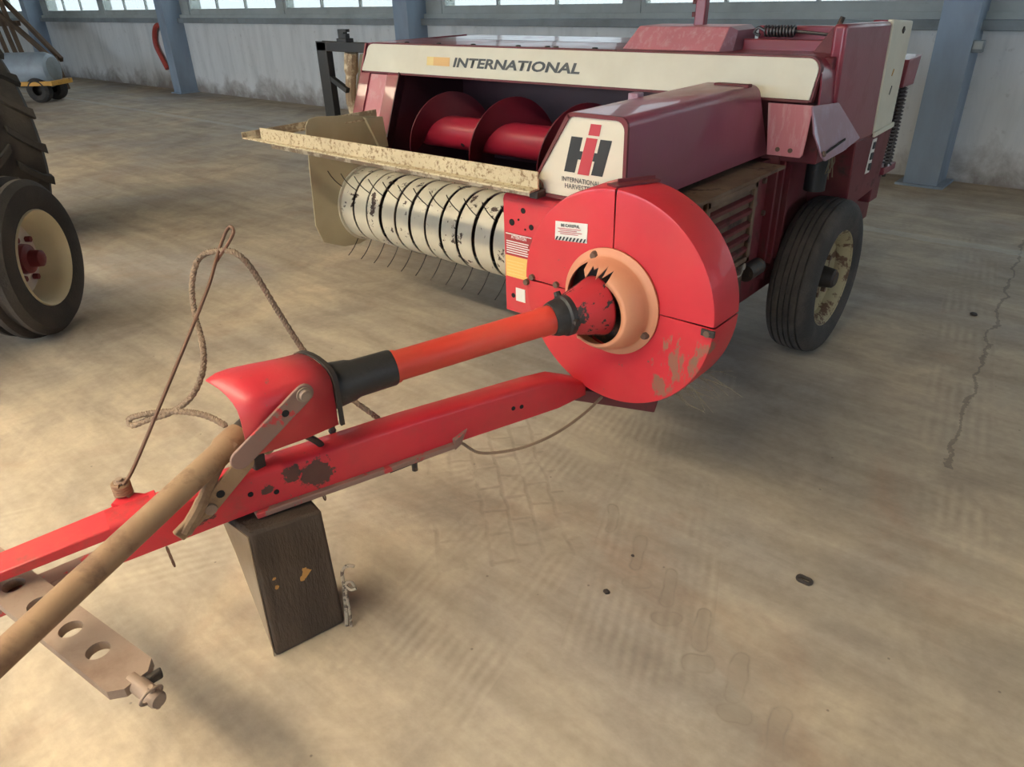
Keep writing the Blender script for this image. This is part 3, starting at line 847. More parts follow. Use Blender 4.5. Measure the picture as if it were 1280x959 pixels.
# ---- red arched guard over the front joint
gd = B()
def arch(cx, y, w, zt, zb, th=0.0, n=10):
    p = [(cx - w + th, y, zb)]
    zs = zt - w * .62
    for k in range(n + 1):
        a = PI - PI * k / n
        p.append((cx + (w - th) * math.cos(a), y, zs + (zt - zs - th) * math.sin(a) ** .8))
    p.append((cx + w - th, y, zb))
    return p
sec = []
for (cx, y, w, zt, zb) in ((-1.462, .885, .086, .808, .640), (-1.475, .80, .090, .812, .640), (-1.490, .72, .096, .816, .645), (-1.503, .650, .102, .818, .655)):
    ap = arch(cx, y, w, zt, zb); na = len(ap) - 1
    # the left wall is cut back towards the rim
    sec.append([gd.v((p[0], p[1] + (.885 - p[1]) * .85 * max(0, 1 - k / (na * .42)), p[2])) for k, p in enumerate(ap)])
for i in range(3):
    for k in range(len(sec[0]) - 1):
        gd.face([sec[i][k], sec[i][k + 1], sec[i + 1][k + 1], sec[i + 1][k]])
guard = gd.build('joint_guard', M['red_pink'], baler, angle=60)
guard.modifiers.new('t', 'SOLIDIFY').thickness = .004
eg = B()
pts = arch(-1.460, .888, .090, .812, .636)
eg.strip(pts, [Vector((-1.460, .888, .70)) * .06 - Vector(p) * .06 for p in pts], (0, .012, 0))
eg.build('guard_rim', M['dark_steel'], guard)
# flat arms that carry the guard
def strap(name, p0, p1, w, t, mat, parent, nrm=(1, 0, 0), bevel=.002):
    """flat bar with rounded ends lying in the plane normal to nrm"""
    p0 = Vector(p0); p1 = Vector(p1); n_ = Vector(nrm).normalized()
    d = (p1 - p0).normalized(); s_ = n_.cross(d).normalized(); d = s_.cross(n_).normalized()
    pts = []
    for k in range(9):
        a = PI / 2 + PI * k / 8
        pts.append(p0 + (d * math.cos(a) + s_ * math.sin(a)) * (w / 2) - n_ * t / 2)
    for k in range(9):
        a = -PI / 2 + PI * k / 8
        pts.append(p1 + (d * math.cos(a) + s_ * math.sin(a)) * (w / 2) - n_ * t / 2)
    return B().prism(pts, n_ * t).build(name, mat, parent, bevel=bevel)
arm = strap('guard_arm', (-1.370, .800, .770), (-1.395, .625, .665), .050, .008, M['rust_red'], baler, (1, -.14, 0))
B().lathe([(0, .012), (.012, .012), (.014, .004), (.019, .004), (.019, 0)], (-1.366, .797, .770), (1, -.14, 0), 12).build('arm_bolt', M['rust_plate'], arm)
B().lathe([(0, .0015), (.009, .0015), (.009, 0)], (-1.3725, .745, .740), (1, -.14, 0), 12).build('arm_hole', M['hole'], arm)
arm2 = strap('lower_arm', (-1.412, .64, .640), (-1.468, .545, .530), .044, .010, M['rust'], baler, (1, -.25, 0))
B().lathe([(0, .010), (.014, .010), (.016, 0)], (-1.458, .553, .537), (1, -.25, 0), 12).build('arm_bolt', M['rust_plate'], arm2)
B().lathe([(0, .0015), (.010, .0015), (.010, 0)], (-1.4405, .578, .572), (1, -.25, 0), 12).build('arm_hole', M['hole'], arm2)
# bent lever hooked beside the beam
B().tube(catmull([(-1.455, .650, .672), (-1.455, .600, .640), (-1.457, .562, .595), (-1.462, .530, .550), (-1.468, .500, .515), (-1.470, .488, .500)], 6), [.014] * 16 + [.016] * 15, 10).build('bent_lever', M['rust'], baler)
B().bar((-1.463, .545, .540), (-1.473, .470, .497), .014, .035).build('lever_foot', M['rust'], baler, bevel=.004)
# black bent hose behind the arm
B().tube(catmull([(-1.47, .66, .60), (-1.455, .72, .628), (-1.445, .77, .636), (-1.44, .82, .615), (-1.445, .86, .57), (-1.45, .87, .55)], 6), .009, 10).build('bent_rod', M['dark_steel'], baler)

# ---- drawbar beam
bd = (Vector((-1.19, 1.72, 0)) - Vector((-1.54, .38, 0))).normalized()
bs_ = Vector((bd.y, -bd.x, 0))                      # to the right of the beam
def bp(t, s, z):                                    # t along Y value on the right edge line
    k = (t - .38) / bd.y
    q = Vector((-1.54, .38, 0)) + bd * k - bs_ * s
    return (q.x, q.y, z)
beam = B()
BW = .085
sect = [(.36, .452, .560, 0), (.70, .456, .562, 0), (1.10, .438, .552, 0), (1.50, .418, .528, 0), (1.60, .412, .516, .002), (1.746, .390, .434, .046)]
r_ = 0.014
rings = []
for (t, zb, zt, off) in sect:
    rings.append([beam.v(bp(t, s + off, z)) for s, z in ((0, zb), (0, zt - r_), (.004, zt - r_ * .35), (r_, zt), (BW - r_, zt), (BW, zt - r_), (BW, zb))])
for i in range(len(rings) - 1):
    for k in range(7):
        beam.face([rings[i][k], rings[i][(k + 1) % 7], rings[i + 1][(k + 1) % 7], rings[i + 1][k]])
beam.face(rings[0][::-1]); beam.face(rings[-1])
def beam_material():
    # the shared red paint, plus bare dark metal in three chipped spots and scuffs on the front half
    m_ = M['red_bright'].copy(); m_.name = 'chipped_drawbar_paint'
    nt = m_.node_tree; bs = [n for n in nt.nodes if n.type == 'BSDF_PRINCIPLED'][0]
    col = bs.inputs['Base Color'].links[0].from_socket
    co = nd(nt, 'ShaderNodeTexCoord').outputs['Object']
    ns = noise(nt, co, 34, 8, .7)
    for (t, z, r_) in ((.825, .505, .062), (.765, .520, .036), (.70, .505, .022), (.54, .50, .04), (.44, .54, .03)):
        q = Vector(bp(t, 0, z)) - BO
        dd = nd(nt, 'ShaderNodeVectorMath', {0: co, 1: q}, operation='DISTANCE').outputs['Value']
        e = math_(nt, 'ADD', math_(nt, 'MULTIPLY', dd, 1 / r_), math_(nt, 'MULTIPLY_ADD', ns, -2.4, 1.2))
        col = mixc(nt, math_(nt, 'MULTIPLY', ramp(nt, e, [(.62, 1.0), (.72, 0.0)]), .92), col, (.055, .038, .03))
    sy_ = nd(nt, 'ShaderNodeSeparateXYZ', {0: co}).outputs[1]
    fr2 = math_(nt, 'MULTIPLY_ADD', sy_, -.9, -1.75, clamp=True)          # grows towards the front end
    sc2 = math_(nt, 'MULTIPLY', ramp(nt, noise(nt, co, 16, 8, .7), [(.50, 0.0), (.66, 1.0)]), math_(nt, 'MULTIPLY_ADD', fr2, .6, .12))
    col = mixc(nt, sc2, col, (.14, .07, .05))
    nt.links.new(col, bs.inputs['Base Color'])
    return m_
M['beam_red'] = beam_material()
drawbar = beam.build('drawbar_beam', M['beam_red'], baler, angle=50)
# lower reinforcing plate along the beam
q = [bp(.66, -.012, .452), bp(1.00, -.014, .440), bp(1.22, -.012, .430), bp(1.25, -.002, .452), bp(1.25, BW, .452), bp(.66, BW, .452)]
lp = B()
for (ta, za, tb, zb) in ((.66, .440, 1.00, .428), (1.00, .428, 1.22, .422)):
    lp.hexa([bp(ta, -.016, za), bp(tb, -.016, zb), bp(tb, BW, zb), bp(ta, BW, za), bp(ta, -.016, za + .016), bp(tb, -.016, zb + .016), bp(tb, BW, zb + .016), bp(ta, BW, za + .016)])
lp.hexa([bp(1.22, -.016, .422), bp(1.24, -.012, .424), bp(1.24, BW, .424), bp(1.22, BW, .422), bp(1.22, -.016, .45), bp(1.27, -.006, .468), bp(1.27, BW, .46), bp(1.22, BW, .45)])
lp.build('reinforcing_plate', M['rust_red'], drawbar, bevel=.003)
for t, z in ((.66, .51), (1.43, .475), (1.46, .47), (.72, .49)):
    B().lathe([(0, .002), (.007, .002), (.007, 0)], bp(t, 0, z), bs_, 10).build('beam_hole', M['hole'], drawbar)
# small pins under the beam
B().lathe([(0, 0), (.009, 0), (.009, -.045), (0, -.045)], bp(1.10, .01, .43), (0, 0, 1), 10).build('lower_pin', M['dark_steel'], drawbar)
B().bar(bp(1.02, .0, .425), bp(1.12, .0, .425), .012, .014).build('pin_bracket', M['dark_steel'], drawbar)
for (t, z) in ((.835, .418), (.455, .436)):
    p = Vector(bp(t, .004, z))
    for i in range(3 if t < .6 else 1):
        loop = [p + Vector((.004 * i, 0, -.017 * i)) + Vector((.006 * math.cos(2 * PI * k / 10), 0, .012 * math.sin(2 * PI * k / 10))) for k in range(10)]
        B().tube(loop, .002, 6, closed=True).build('pin_loop', M['wire'], drawbar)
# clevis bars reaching forward to the hitch bar
ub = B()
ub.hexa([bp(.47, -.002, .532), bp(.47, BW + .002, .532), bp(.05, .095, .500), bp(.05, .020, .500), bp(.47, -.002, .562), bp(.47, BW + .002, .562), bp(.05, .095, .522), bp(.05, .020, .522)])
ub.build('upper_clevis_bar', M['beam_red'], drawbar, bevel=.003)
lb_ = B()
def seg(ta, sa, za, tb, sb, zb, w, h):
    lb_.hexa([bp(ta, sa, za), bp(ta, sa + w, za), bp(tb, sb + w, zb), bp(tb, sb, zb), bp(ta, sa, za + h), bp(ta, sa + w, za + h), bp(tb, sb + w, zb + h), bp(tb, sb, zb + h)])
seg(.40, .030, .470, .345, .030, .425, .055, .05); seg(.345, .030, .425, .05, .030, .405, .055, .032)
lb_.build('lower_clevis_bar', M['rust_red'], drawbar, bevel=.003)
B().lathe([(0, .53), (.014, .53), (.014, .40), (0, .40)], bp(.12, .058, 0), (0, 0, 1), 14).build('clevis_pin', M['rust'], drawbar)
# pivot bracket below the round shield
pb = B().bar((-1.33, 1.755, .385), (-1.085, 1.975, .315), .075, .050)
pb.build('pivot_bracket', M['maroon'], baler, bevel=.006)
B().box(-1.35, -1.09, 1.96, 2.06, .33, .48).build('pivot_block', M['dark_steel'], baler, bevel=.008)

# rusty tractor-side half of the shaft resting on the drawbar
P0 = Vector((-1.487, .68, .668)); P1 = Vector((-1.336, .073, .550)); dP = (P1 - P0).normalized()
hp_ = B().lathe([(0, 0), (.033, 0), (.035, .01), (.035, .055), (.0295, .07), (.0285, .63), (.0285, 1.15), (0, 1.15)], P0, dP, 28).build('bare_shaft_tube', M['rust'], baler)
B().lathe([(0, -.06), (.024, -.06), (.030, -.03), (.030, .0), (0, 0)], P0, dP, 20).build('shaft_yoke', M['dark_steel'], hp_)
B().tube([(-1.53, .70, .66), (-1.40, .70, .655)], .017, 12).build('yoke_cross', M['rust'], hp_)
B().bar((-1.487, .71, .62), (-1.487, .705, .555), .03, .03).build('shaft_support', M['dark_steel'], hp_, bevel=.004)

# spring rod for the rope, with coil and eye
rc = []
for k in range(60):
    a = 2 * PI * k / 12
    rc.append((-1.640 + .017 * math.cos(a), .437 + .017 * math.sin(a), .562 + .0065 * k / 12 * 1.0))
B().tube(rc, .0055, 8).build('rod_coil', M['rust'], drawbar)
B().lathe([(0, .606), (.008, .606), (.008, .60), (.014, .60), (.014, .592), (.010, .592), (.010, .545), (0, .545)], (-1.640, .437, 0), (0, 0, 1), 12).build('rod_bolt', M['rust_plate'], drawbar)
B().bar((-1.64, .42, .556), (-1.59, .455, .552), .05, .008).build('rod_lug', M['red_bright'], drawbar)
rod = catmull([(-1.625, .437, .594), (-1.637, .480, .625), (-1.666, .630, .792), (-1.745, .800, .939), (-1.798, .870, .994), (-1.826, .920, 1.041), (-1.806, .932, 1.067), (-1.790, .930, 1.055), (-1.785, .900, 1.026), (-1.803, .885, 1.000), (-1.800, .872, .990)], 6)
B().tube(rod, .0045, 8).build('spring_rod', M['wire'], drawbar)

# ---- name panel across the feed housing
def rounded_panel(xl_t, xl_b, xr_t, xr_b, zt, zb, rl, rr, inset=0.0, n=6):
    p = [(xl_b + inset, zb + inset), (xr_b - inset, zb + inset)]
    r2_ = rr - inset
    for k in range(n + 1):
        a = PI / 2 * k / n
        p.append((xr_t - rr + r2_ * math.cos(a), zt - rr + r2_ * math.sin(a)))
    r2_ = rl - inset
    for k in range(n + 1):
        a = PI / 2 + PI / 2 * k / n
        p.append((xl_t + rl + r2_ * math.cos(a), zt - rl + r2_ * math.sin(a)))
    return p
XL = -3.60
def pan(inset, y, dy):
    b = B()
    pts = rounded_panel(-3.595, -3.635, -1.020, -1.030, 1.356, 1.203, .06, .05, inset)
    # the face leans: its foot stands a little further forward
    b.prism([(x, y - (1.356 - z) * .18, z) for x, z in pts], (0, dy, 0))
    return b
panel_back = pan(0.0, 2.90, .03).build('panel_edge', M['maroon'], baler, angle=50)
panel = pan(.007, 2.90, -.006).build('name_panel', M['cream'], baler, angle=50)
yd = Vector((0, .18, 1)).normalized()
def pp(x, z, off=.0085): return Vector((x, 2.90 - (1.356 - z) * .18 - off, z))
lettering('panel_lettering', 'INTERNATIONAL', M['grey_ink'], panel, pp(-2.890, 1.253, .0075), (1, 0, 0), yd, w=.805, h=.0465, shear=.18, bold=.034)
def pdecal(name, x0, x1, z0, z1, mat, off=.0075):
    return B().prism([pp(x0, z0, off), pp(x1, z0, off), pp(x1, z1, off), pp(x0, z1, off)], (0, .0012, 0)).build(name, mat, panel, flat=True)
pdecal('orange_decal', -3.035, -2.915, 1.256, 1.297, M['decal_orange'])
pdecal('yellow_decal', -3.085, -3.035, 1.256, 1.297, M['decal_yel2'])
B().prism([pp(-3.60, 1.205, 0), pp(-1.04, 1.205, 0), pp(-1.04, 1.198, -.06), pp(-3.60, 1.198, -.06)], (0, 0, -.006)).build('panel_lip', M['maroon'], panel)

# ---- feed housing: sheet-metal top and right end, side cabinet, back and floor
tc = B()
prof = [(-3.58, 1.352), (-1.09, 1.352), (-1.055, 1.345), (-1.030, 1.325), (-1.017, 1.295), (-1.012, 1.25), (-1.008, 1.17)]
nx = [(0, -.006), (0, -.006), (-.003, -.006), (-.005, -.005), (-.006, -.002), (-.006, 0), (-.006, 0)]
tc.strip([(x, 2.905, z) for x, z in prof], [(a, 0, b) for a, b in nx], (0, .42, 0))
housing = tc.build('top_cover', M['crimson'], baler, angle=50)
tc2 = B().box(-3.58, -1.04, 3.325, 3.80, 1.335, 1.345)
tc2.build('rear_top_sheet', M['violet_sheet'], housing)
for x in (-3.3, -3.05, -2.8, -2.5, -2.32, -2.27, -2.05):
    B().lathe([(0, .010), (.012, .008), (.015, 0)], (x, 2.94, 1.352), (0, 0, 1), 10).build('rivet', M['dark_steel'], housing)
# flared flap below the right end
fl = B()
g0 = [(-1.008, 2.80, 1.185), (-1.006, 3.02, 1.155), (-1.008, 3.30, 1.06)]
g1 = [(-.935, 2.815, 1.012), (-.930, 2.85, 1.000), (-.955, 3.31, 1.005)]
fl.prism([(-1.008, 2.835, 1.195), (-.985, 2.835, 1.10), (-.945, 2.840, 1.02), (-.938, 2.862, 1.003), (-.952, 3.10, 1.000), (-.968, 3.33, 1.015), (-.982, 3.20, 1.10), (-.984, 3.04, 1.185)], (-.006, 0, 0))
flap = fl.build('flared_flap', M['violet_sheet'], baler, angle=60)
B().bar((-.946, 2.86, 1.028), (-.955, 3.10, 1.045), .004, .008).build('flap_slot', M['hole'], flap)
B().lathe([(0, .008), (.010, .006), (.012, 0)], (-.945, 2.85, 1.03), (1, 0, .3), 10).build('flap_bolt', M['bolt'], flap)
# pink plate under the panel, right of the hood
pk = B().prism([(-1.198, 2.885, 1.19), (-1.176, 2.885, .998), (-1.045, 2.885, .998), (-1.035, 2.885, 1.01), (-1.022, 2.885, 1.19)], (0, .006, 0)).build('pale_plate', M['scuffed_pink'], baler, bevel=.002)
for x in (-1.135, -1.085):
    B().lathe([(0, .003), (.009, .003), (.009, 0)], (x, 2.885, 1.022), (0, -1, 0), 10).build('plate_bolt', M['bolt'], pk)

# left side cabinet of the feed housing (front edges slope forward towards the foot)
def fy(z): return 2.862 - (1.20 - z) * .42
cab = B()
cab.prism([(-3.635, fy(1.2), 1.2), (-3.635, fy(.42), .42), (-3.635, 3.75, .42), (-3.635, 3.75, 1.35), (-3.635, 2.92, 1.35)], (.012, 0, 0))
cab.prism([(-3.635, fy(1.2), 1.2), (-3.635, fy(.55), .55), (-3.635, fy(.55) + .015, .55), (-3.635, fy(1.2) + .015, 1.2)], (.085, 0, 0))
cabinet = cab.build('side_cabinet', M['crimson'], baler)
B().prism([(-3.56, fy(1.195) + .012, 1.195), (-3.56, fy(.55) + .012, .55), (-3.56, fy(.55) + .022, .55), (-3.56, fy(1.195) + .022, 1.195)], (.19, 0, 0)).build('recessed_panel', M['scuffed_pink'], cabinet)
B().prism([(-3.40, fy(1.2), 1.2), (-3.40, fy(.55), .55), (-3.40, fy(.55) + .06, .55), (-3.40, fy(1.2) + .06, 1.2)], (.10, 0, 0)).build('inner_flange', M['crimson'], cabinet, bevel=.004)
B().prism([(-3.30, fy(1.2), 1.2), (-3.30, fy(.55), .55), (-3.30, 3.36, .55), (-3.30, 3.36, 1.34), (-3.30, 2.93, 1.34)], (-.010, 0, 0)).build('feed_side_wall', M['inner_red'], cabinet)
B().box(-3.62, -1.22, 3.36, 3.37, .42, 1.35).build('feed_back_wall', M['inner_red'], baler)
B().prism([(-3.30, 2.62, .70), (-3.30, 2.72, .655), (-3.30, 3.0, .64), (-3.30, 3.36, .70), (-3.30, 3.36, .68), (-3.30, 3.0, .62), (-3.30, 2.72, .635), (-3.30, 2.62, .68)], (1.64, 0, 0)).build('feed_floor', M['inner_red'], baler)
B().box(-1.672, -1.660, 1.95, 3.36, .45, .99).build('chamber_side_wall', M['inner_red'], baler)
B().box(-1.66, -1.02, 3.00, 3.36, .955, 1.345).build('packer_housing', M['maroon'], baler, bevel=.006)
# unseen boxes added under the machine to block light from behind
B().box(-3.60, -1.66, 2.75, 3.34, .43, .52).build('under_light_block', M['dark_steel'], baler, bevel=.006)
B().box(-3.60, -1.20, 3.30, 3.42, .36, .50).build('rear_light_block', M['maroon'], baler, bevel=.006)

# ---- feed auger
AC = Vector((0, 3.03, .895))
aug = B().lathe([(0, -3.27), (.088, -3.27), (.088, -1.68), (0, -1.68)], AC, (1, 0, 0), 32).build('feed_auger', M['auger_red'], baler)
fl = B(); prev = None; RO = .215
N = 150
for k in range(N + 1):
    x = -3.24 + 1.56 * k / N
    a = PI / 2 - 2 * PI * (x + 2.62) / .46
    d = Vector((0, math.cos(a), math.sin(a)))
    cur = [fl.v(AC + Vector((x - .003, 0, 0)) + d * .084), fl.v(AC + Vector((x - .003, 0, 0)) + d * RO), fl.v(AC + Vector((x + .003, 0, 0)) + d * RO), fl.v(AC + Vector((x + .003, 0, 0)) + d * .084)]
    if prev:
        for i in range(4):
            fl.face([prev[i], prev[(i + 1) % 4], cur[(i + 1) % 4], cur[i]])
    prev = cur
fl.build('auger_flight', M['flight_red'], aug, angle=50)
B().lathe([(0, .002), (.012, .002), (.012, 0)], (-2.93, AC.y - .075, AC.z - .046), (0, -.85, -.52), 10).build('auger_hole', M['hole'], aug)

# ---- pickup reel with stripper bands and spring tines
PC = Vector((0, 2.49, .585)); PR = .19
pick = B().lathe([(0, -3.21), (.135, -3.21), (.135, -1.70), (0, -1.70)], PC, (1, 0, 0), 28).build('pickup_reel', M['dark_steel'], baler)
def band_mesh(x, w):
    b = B(); pts = []; th = []
    pts.append((x, PC.y + .20, PC.z + .155)); th.append((0, 0, -.004))
    for k in range(27):
        a = R(70) + R(225) * k / 26
        c_, s_ = math.cos(a), math.sin(a)
        pts.append((x, PC.y + PR * c_, PC.z + PR * s_)); th.append((0, -.004 * c_, -.004 * s_))
    b.strip(pts, th, (w, 0, 0))
    return b
bx = -3.215
first = None
NB = 14; BWD = .1085
for i in range(NB):
    if first is None:
        first = band_mesh(bx, .093).build('stripper_band', M['band_cream'], pick, angle=50)
    else:
        random.seed(100 + i)
        band_mesh(bx + i * BWD + random.uniform(-.004, .004), .095 - random.uniform(0, .010)).build('stripper_band', M['band_cream'], pick, angle=50)
def tine_path(ang, ln=.155, bend=.10):
    pts = []
    for k in range(6):
        t = k / 5
        a = ang - bend * t * t
        r_ = PR - .02 + ln * t
        pts.append((0, PC.y + r_ * math.cos(a), PC.z + r_ * math.sin(a)))
    return pts
for row, ang in enumerate((R(80), R(140), R(240))):
    base = None
    for i in range(NB):
        x = bx + i * BWD - .007
        if base is None:
            base = B().tube([(x, y, z) for _, y, z in tine_path(ang + (.06 if row % 2 else 0), (.13, .15, .14)[row])], .0024, 5).build('tine', M['tine'], pick)
        else:
            clone(base, (i * BWD, 0, 0), pick)
# beige end shield on the left of the reel
sh = B()
out = [(2.165, 1.03), (2.19, 1.062), (2.24, 1.068), (2.46, 1.045), (2.62, 1.022), (2.66, .60), (2.62, .42), (2.40, .375), (2.30, .385), (2.17, .44), (2.135, .54), (2.15, .80)]
sh.prism([(-3.228, y, z) for y, z in out], (-.006, 0, 0))
eshield = sh.build('reel_end_shield', M['shield_cream'], baler, bevel=.002)
B().prism([(-3.226, 2.52, 1.03), (-3.226, 2.64, 1.018), (-3.226, 2.66, .86), (-3.226, 2.60, .86)], (.02, 0, 0)).build('shield_gusset', M['shield_cream'], eshield, bevel=.003)
B().lathe([(0, .010), (PR + .012, .010), (PR + .012, 0), (0, 0)], (-3.228, PC.y, PC.z), (1, 0, 0), 48).build('end_disc', M['band_cream'], eshield)
# wind guard: angle-iron bar with a return arm along the side
wg = B()
wg.box(-3.16, -1.52, 1.872, 1.880, 1.018, 1.072)
wguard = wg.build('wind_guard', M['guard_cream'], baler, bevel=.002)
B().hexa([(-3.30, 1.86, 1.010), (-1.52, 1.828, 1.010), (-1.52, 1.882, 1.012), (-3.26, 1.882, 1.012), (-3.30, 1.86, 1.018), (-1.52, 1.828, 1.018), (-1.52, 1.882, 1.020), (-3.26, 1.882, 1.020)]).build('guard_lip', M['guard_cream'], wguard, bevel=.002)
B().hexa([(-1.52, 1.88, .985), (-3.10, 1.88, .985), (-3.10, 1.90, .99), (-1.52, 1.90, .99), (-1.52, 1.88, 1.012), (-3.10, 1.88, 1.012), (-3.10, 1.90, 1.012), (-1.52, 1.90, 1.012)]).build('guard_stiffener', M['guard_rusty'], wguard)
ga = B()
ga.hexa([(-3.305, 1.86, 1.010), (-3.26, 1.875, 1.010), (-3.215, 2.62, 1.010), (-3.235, 2.62, 1.010), (-3.305, 1.86, 1.018), (-3.26, 1.875, 1.018), (-3.215, 2.62, 1.018), (-3.235, 2.62, 1.018)])
ga.hexa([(-3.305, 1.86, 1.012), (-3.298, 1.86, 1.012), (-3.231, 2.62, 1.012), (-3.237, 2.62, 1.012), (-3.305, 1.86, 1.040), (-3.298, 1.86, 1.040), (-3.231, 2.62, 1.055), (-3.237, 2.62, 1.055)])
ga.build('guard_side_arm', M['guard_rusty'], wguard)
B().box(-1.55, -1.515, 1.862, 1.91, .985, 1.012).build('guard_pivot', M['dark_steel'], wguard, bevel=.004)
B().tube(catmull([(-1.56, 1.875, 1.03), (-1.54, 1.89, 1.045), (-1.53, 1.91, 1.02), (-1.54, 1.90, .99)], 5), .004, 6).build('pivot_wire', M['wire'], wguard)

# ---- wheels
def wheel(x, y, z, Rr, w, rimmat, parent, out=1):
    hw = w / 2
    # ribbed tyre: grooves cut into the crown
    prof = [(Rr * .60, -hw * .80), (Rr * .70, -hw * .98), (Rr * .84, -hw * 1.0), (Rr * .93, -hw * .90), (Rr * .965, -hw * .80)]
    xs_ = [-.80, -.62, -.60, -.54, -.52, -.30, -.28, -.22, -.20, .0 - .04, -.03, .03, .04, .20, .22, .28, .30, .52, .54, .60, .62, .80]
    for i, u in enumerate(xs_[1:-1]):
        deep = (i % 4) in (1, 2)
        crown = Rr * (1 - .030 * u * u)
        prof.append((crown - (.010 if deep else 0), hw * u))
    prof += [(Rr * .965, hw * .80), (Rr * .93, hw * .90), (Rr * .84, hw * 1.0), (Rr * .70, hw * .98), (Rr * .60, hw * .80)]
    wh = B().lathe(prof, (x, y, z), (out, 0, 0), 64).build('wheel', M['tyre_tread'], parent)
    rm = B().lathe([(Rr * .56, -hw * .8), (Rr * .56, hw * .45), (Rr * .60, hw * .62), (Rr * .635, hw * .80), (Rr * .615, hw * .86), (Rr * .585, hw * .72), (Rr * .53, hw * .45), (Rr * .52, hw * .20), (Rr * .44, hw * .10), (Rr * .30, hw * .22), (Rr * .12, hw * .26), (0, hw * .26)], (x, y, z), (out, 0, 0), 48).build('wheel_rim', rimmat, wh)
    B().lathe([(0, hw * .95), (Rr * .09, hw * .95), (Rr * .12, hw * .85), (Rr * .14, hw * .3), (Rr * .14, hw * .2)], (x, y, z), (out, 0, 0), 20).build('hub_cap', M['dark_steel'], wh)
    for k in range(6):
        a = 2 * PI * k / 6
        B().lathe([(0, hw * .42), (.012, hw * .42), (.012, hw * .2)], (x, y + Rr * .25 * math.cos(a), z + Rr * .25 * math.sin(a)), (out, 0, 0), 8).build('wheel_nut', M['bolt'], wh)
    return wh
wheel(-1.07, 3.41, .365, .365, .20, M['rim_rust'], baler, 1)
wheel(-3.80, 3.41, .335, .335, .20, M['rim_rust'], baler, -1)
B().tube([(-3.72, 3.41, .345), (-1.16, 3.41, .362)], .035, 16).build('axle', M['dark_steel'], baler)

# ---- knotter cover on the right: red sheet with cream corner strip, dark lower box
kc = B()
kc.hexa([(-1.05, 3.06, .98), (-.998, 3.06, .98), (-.998, 3.615, .975), (-1.05, 3.615, .975), (-1.05, 3.03, 1.455), (-.998, 3.03, 1.455), (-.998, 3.575, 1.44), (-1.05, 3.575, 1.44)])
cover = kc.build('knotter_cover', M['crimson'], baler, bevel=.014, seg=3)
B().hexa([(-1.02, 3.615, .985), (-.994, 3.615, .985), (-.994, 3.865, .990), (-1.02, 3.865, .990), (-1.02, 3.575, 1.448), (-.994, 3.575, 1.448), (-.994, 3.865, 1.430), (-1.02, 3.865, 1.430)]).build('cream_corner_strip', M['cream'], cover, bevel=.006)
B().hexa([(-1.08, 3.62, .985), (-1.02, 3.62, .985), (-1.02, 3.86, .985), (-1.08, 3.86, .985), (-1.08, 3.58, 1.445), (-1.02, 3.58, 1.445), (-1.02, 3.86, 1.43), (-1.08, 3.86, 1.43)]).build('cover_rear_box', M['crimson'], cover, bevel=.006)
B().bar((-.990, 3.60, .985), (-.990, 3.875, .993), .012, .022).build('strip_foot', M['cream'], cover, bevel=.003)
B().lathe([(0, .006), (.014, .006), (.014, 0)], (-.994, 3.73, 1.40), (1, 0, 0), 4).build('strip_fastener', M['dark_steel'], cover)
for (y, z, t_) in ((3.70, 1.22, .05), (3.72, 1.14, .07)):
    B().bar((-.993, y, z), (-.993, y + .015, z + t_ * .5), .002, .008).build('stain_mark', M['dark_steel'] if z < 1.2 else M['yellow'], cover)
lw = B().hexa([(-1.45, 3.50, .66), (-1.02, 3.50, .66), (-1.02, 3.93, .69), (-1.45, 3.93, .69), (-1.45, 3.42, .98), (-1.005, 3.42, .98), (-1.005, 3.93, .98), (-1.45, 3.93, .98)]).build('knotter_box', M['maroon'], baler, bevel=.006)
dl = B().hexa([(-1.011, 3.655, .80), (-1.009, 3.655, .80), (-1.007, 3.705, .80), (-1.009, 3.705, .80), (-1.006, 3.66, .955), (-1.002, 3.66, .955), (-1.002, 3.71, .955), (-1.006, 3.71, .955)]).build('white_decal', M['decal_white'], lw, flat=True)
for i in range(3):
    z = .815 + i * .048
    B().box(-1.006, -.999, 3.668, 3.695, z, z + .030).build('decal_symbol', M['black_ink'], dl, flat=True)
# bale-tension springs and red rear rails
for (y, x) in ((4.02, -1.02), (4.10, -1.06)):
    pts = [(x + .022 * math.cos(k * .9), y + .022 * math.sin(k * .9), .78 + .36 * k / 150) for k in range(151)]
    B().tube(pts, .005, 5).build('tension_spring', M['spring'], baler)
B().box(-1.24, -1.01, 3.97, 4.16, .735, .77).build('spring_seat', M['crimson'], baler, bevel=.004)
B().hexa([(-1.22, 3.98, 1.14), (-1.01, 3.98, 1.14), (-1.01, 4.16, 1.14), (-1.22, 4.16, 1.14), (-1.22, 4.00, 1.26), (-1.01, 4.00, 1.26), (-1.01, 4.20, 1.27), (-1.22, 4.20, 1.27)]).build('spring_cap', M['crimson'], baler, bevel=.004)
B().tube([(-1.02, 4.02, .72), (-1.02, 4.02, 1.20)], .009, 10).build('tension_bolt', M['dark_steel'], baler)
B().box(-1.24, -1.19, 3.90, 4.40, .70, 1.16).build('rear_side_frame', M['maroon'], baler, bevel=.006)
B().box(-1.66, -1.02, 3.86, 3.98, .62, .735).build('rear_cross_frame', M['maroon'], baler, bevel=.006)
# dark pipes in front of the cover, above the wheel
B().tube([(-1.09, 3.24, .80), (-1.09, 3.24, 1.0)], .045, 16).build('dark_canister', M['black_frame'], baler)
for k in range(7):
    B().tube(catmull([(-1.05, 3.20 + .01 * k, .98), (-1.03 + .01 * math.sin(k * 2), 3.19 + .01 * k, .93), (-1.04 + .015 * math.cos(k), 3.20 + .008 * k, .86 + .01 * (k % 3))], 4), .0018, 4).build('caught_straw', M['straw'], baler)

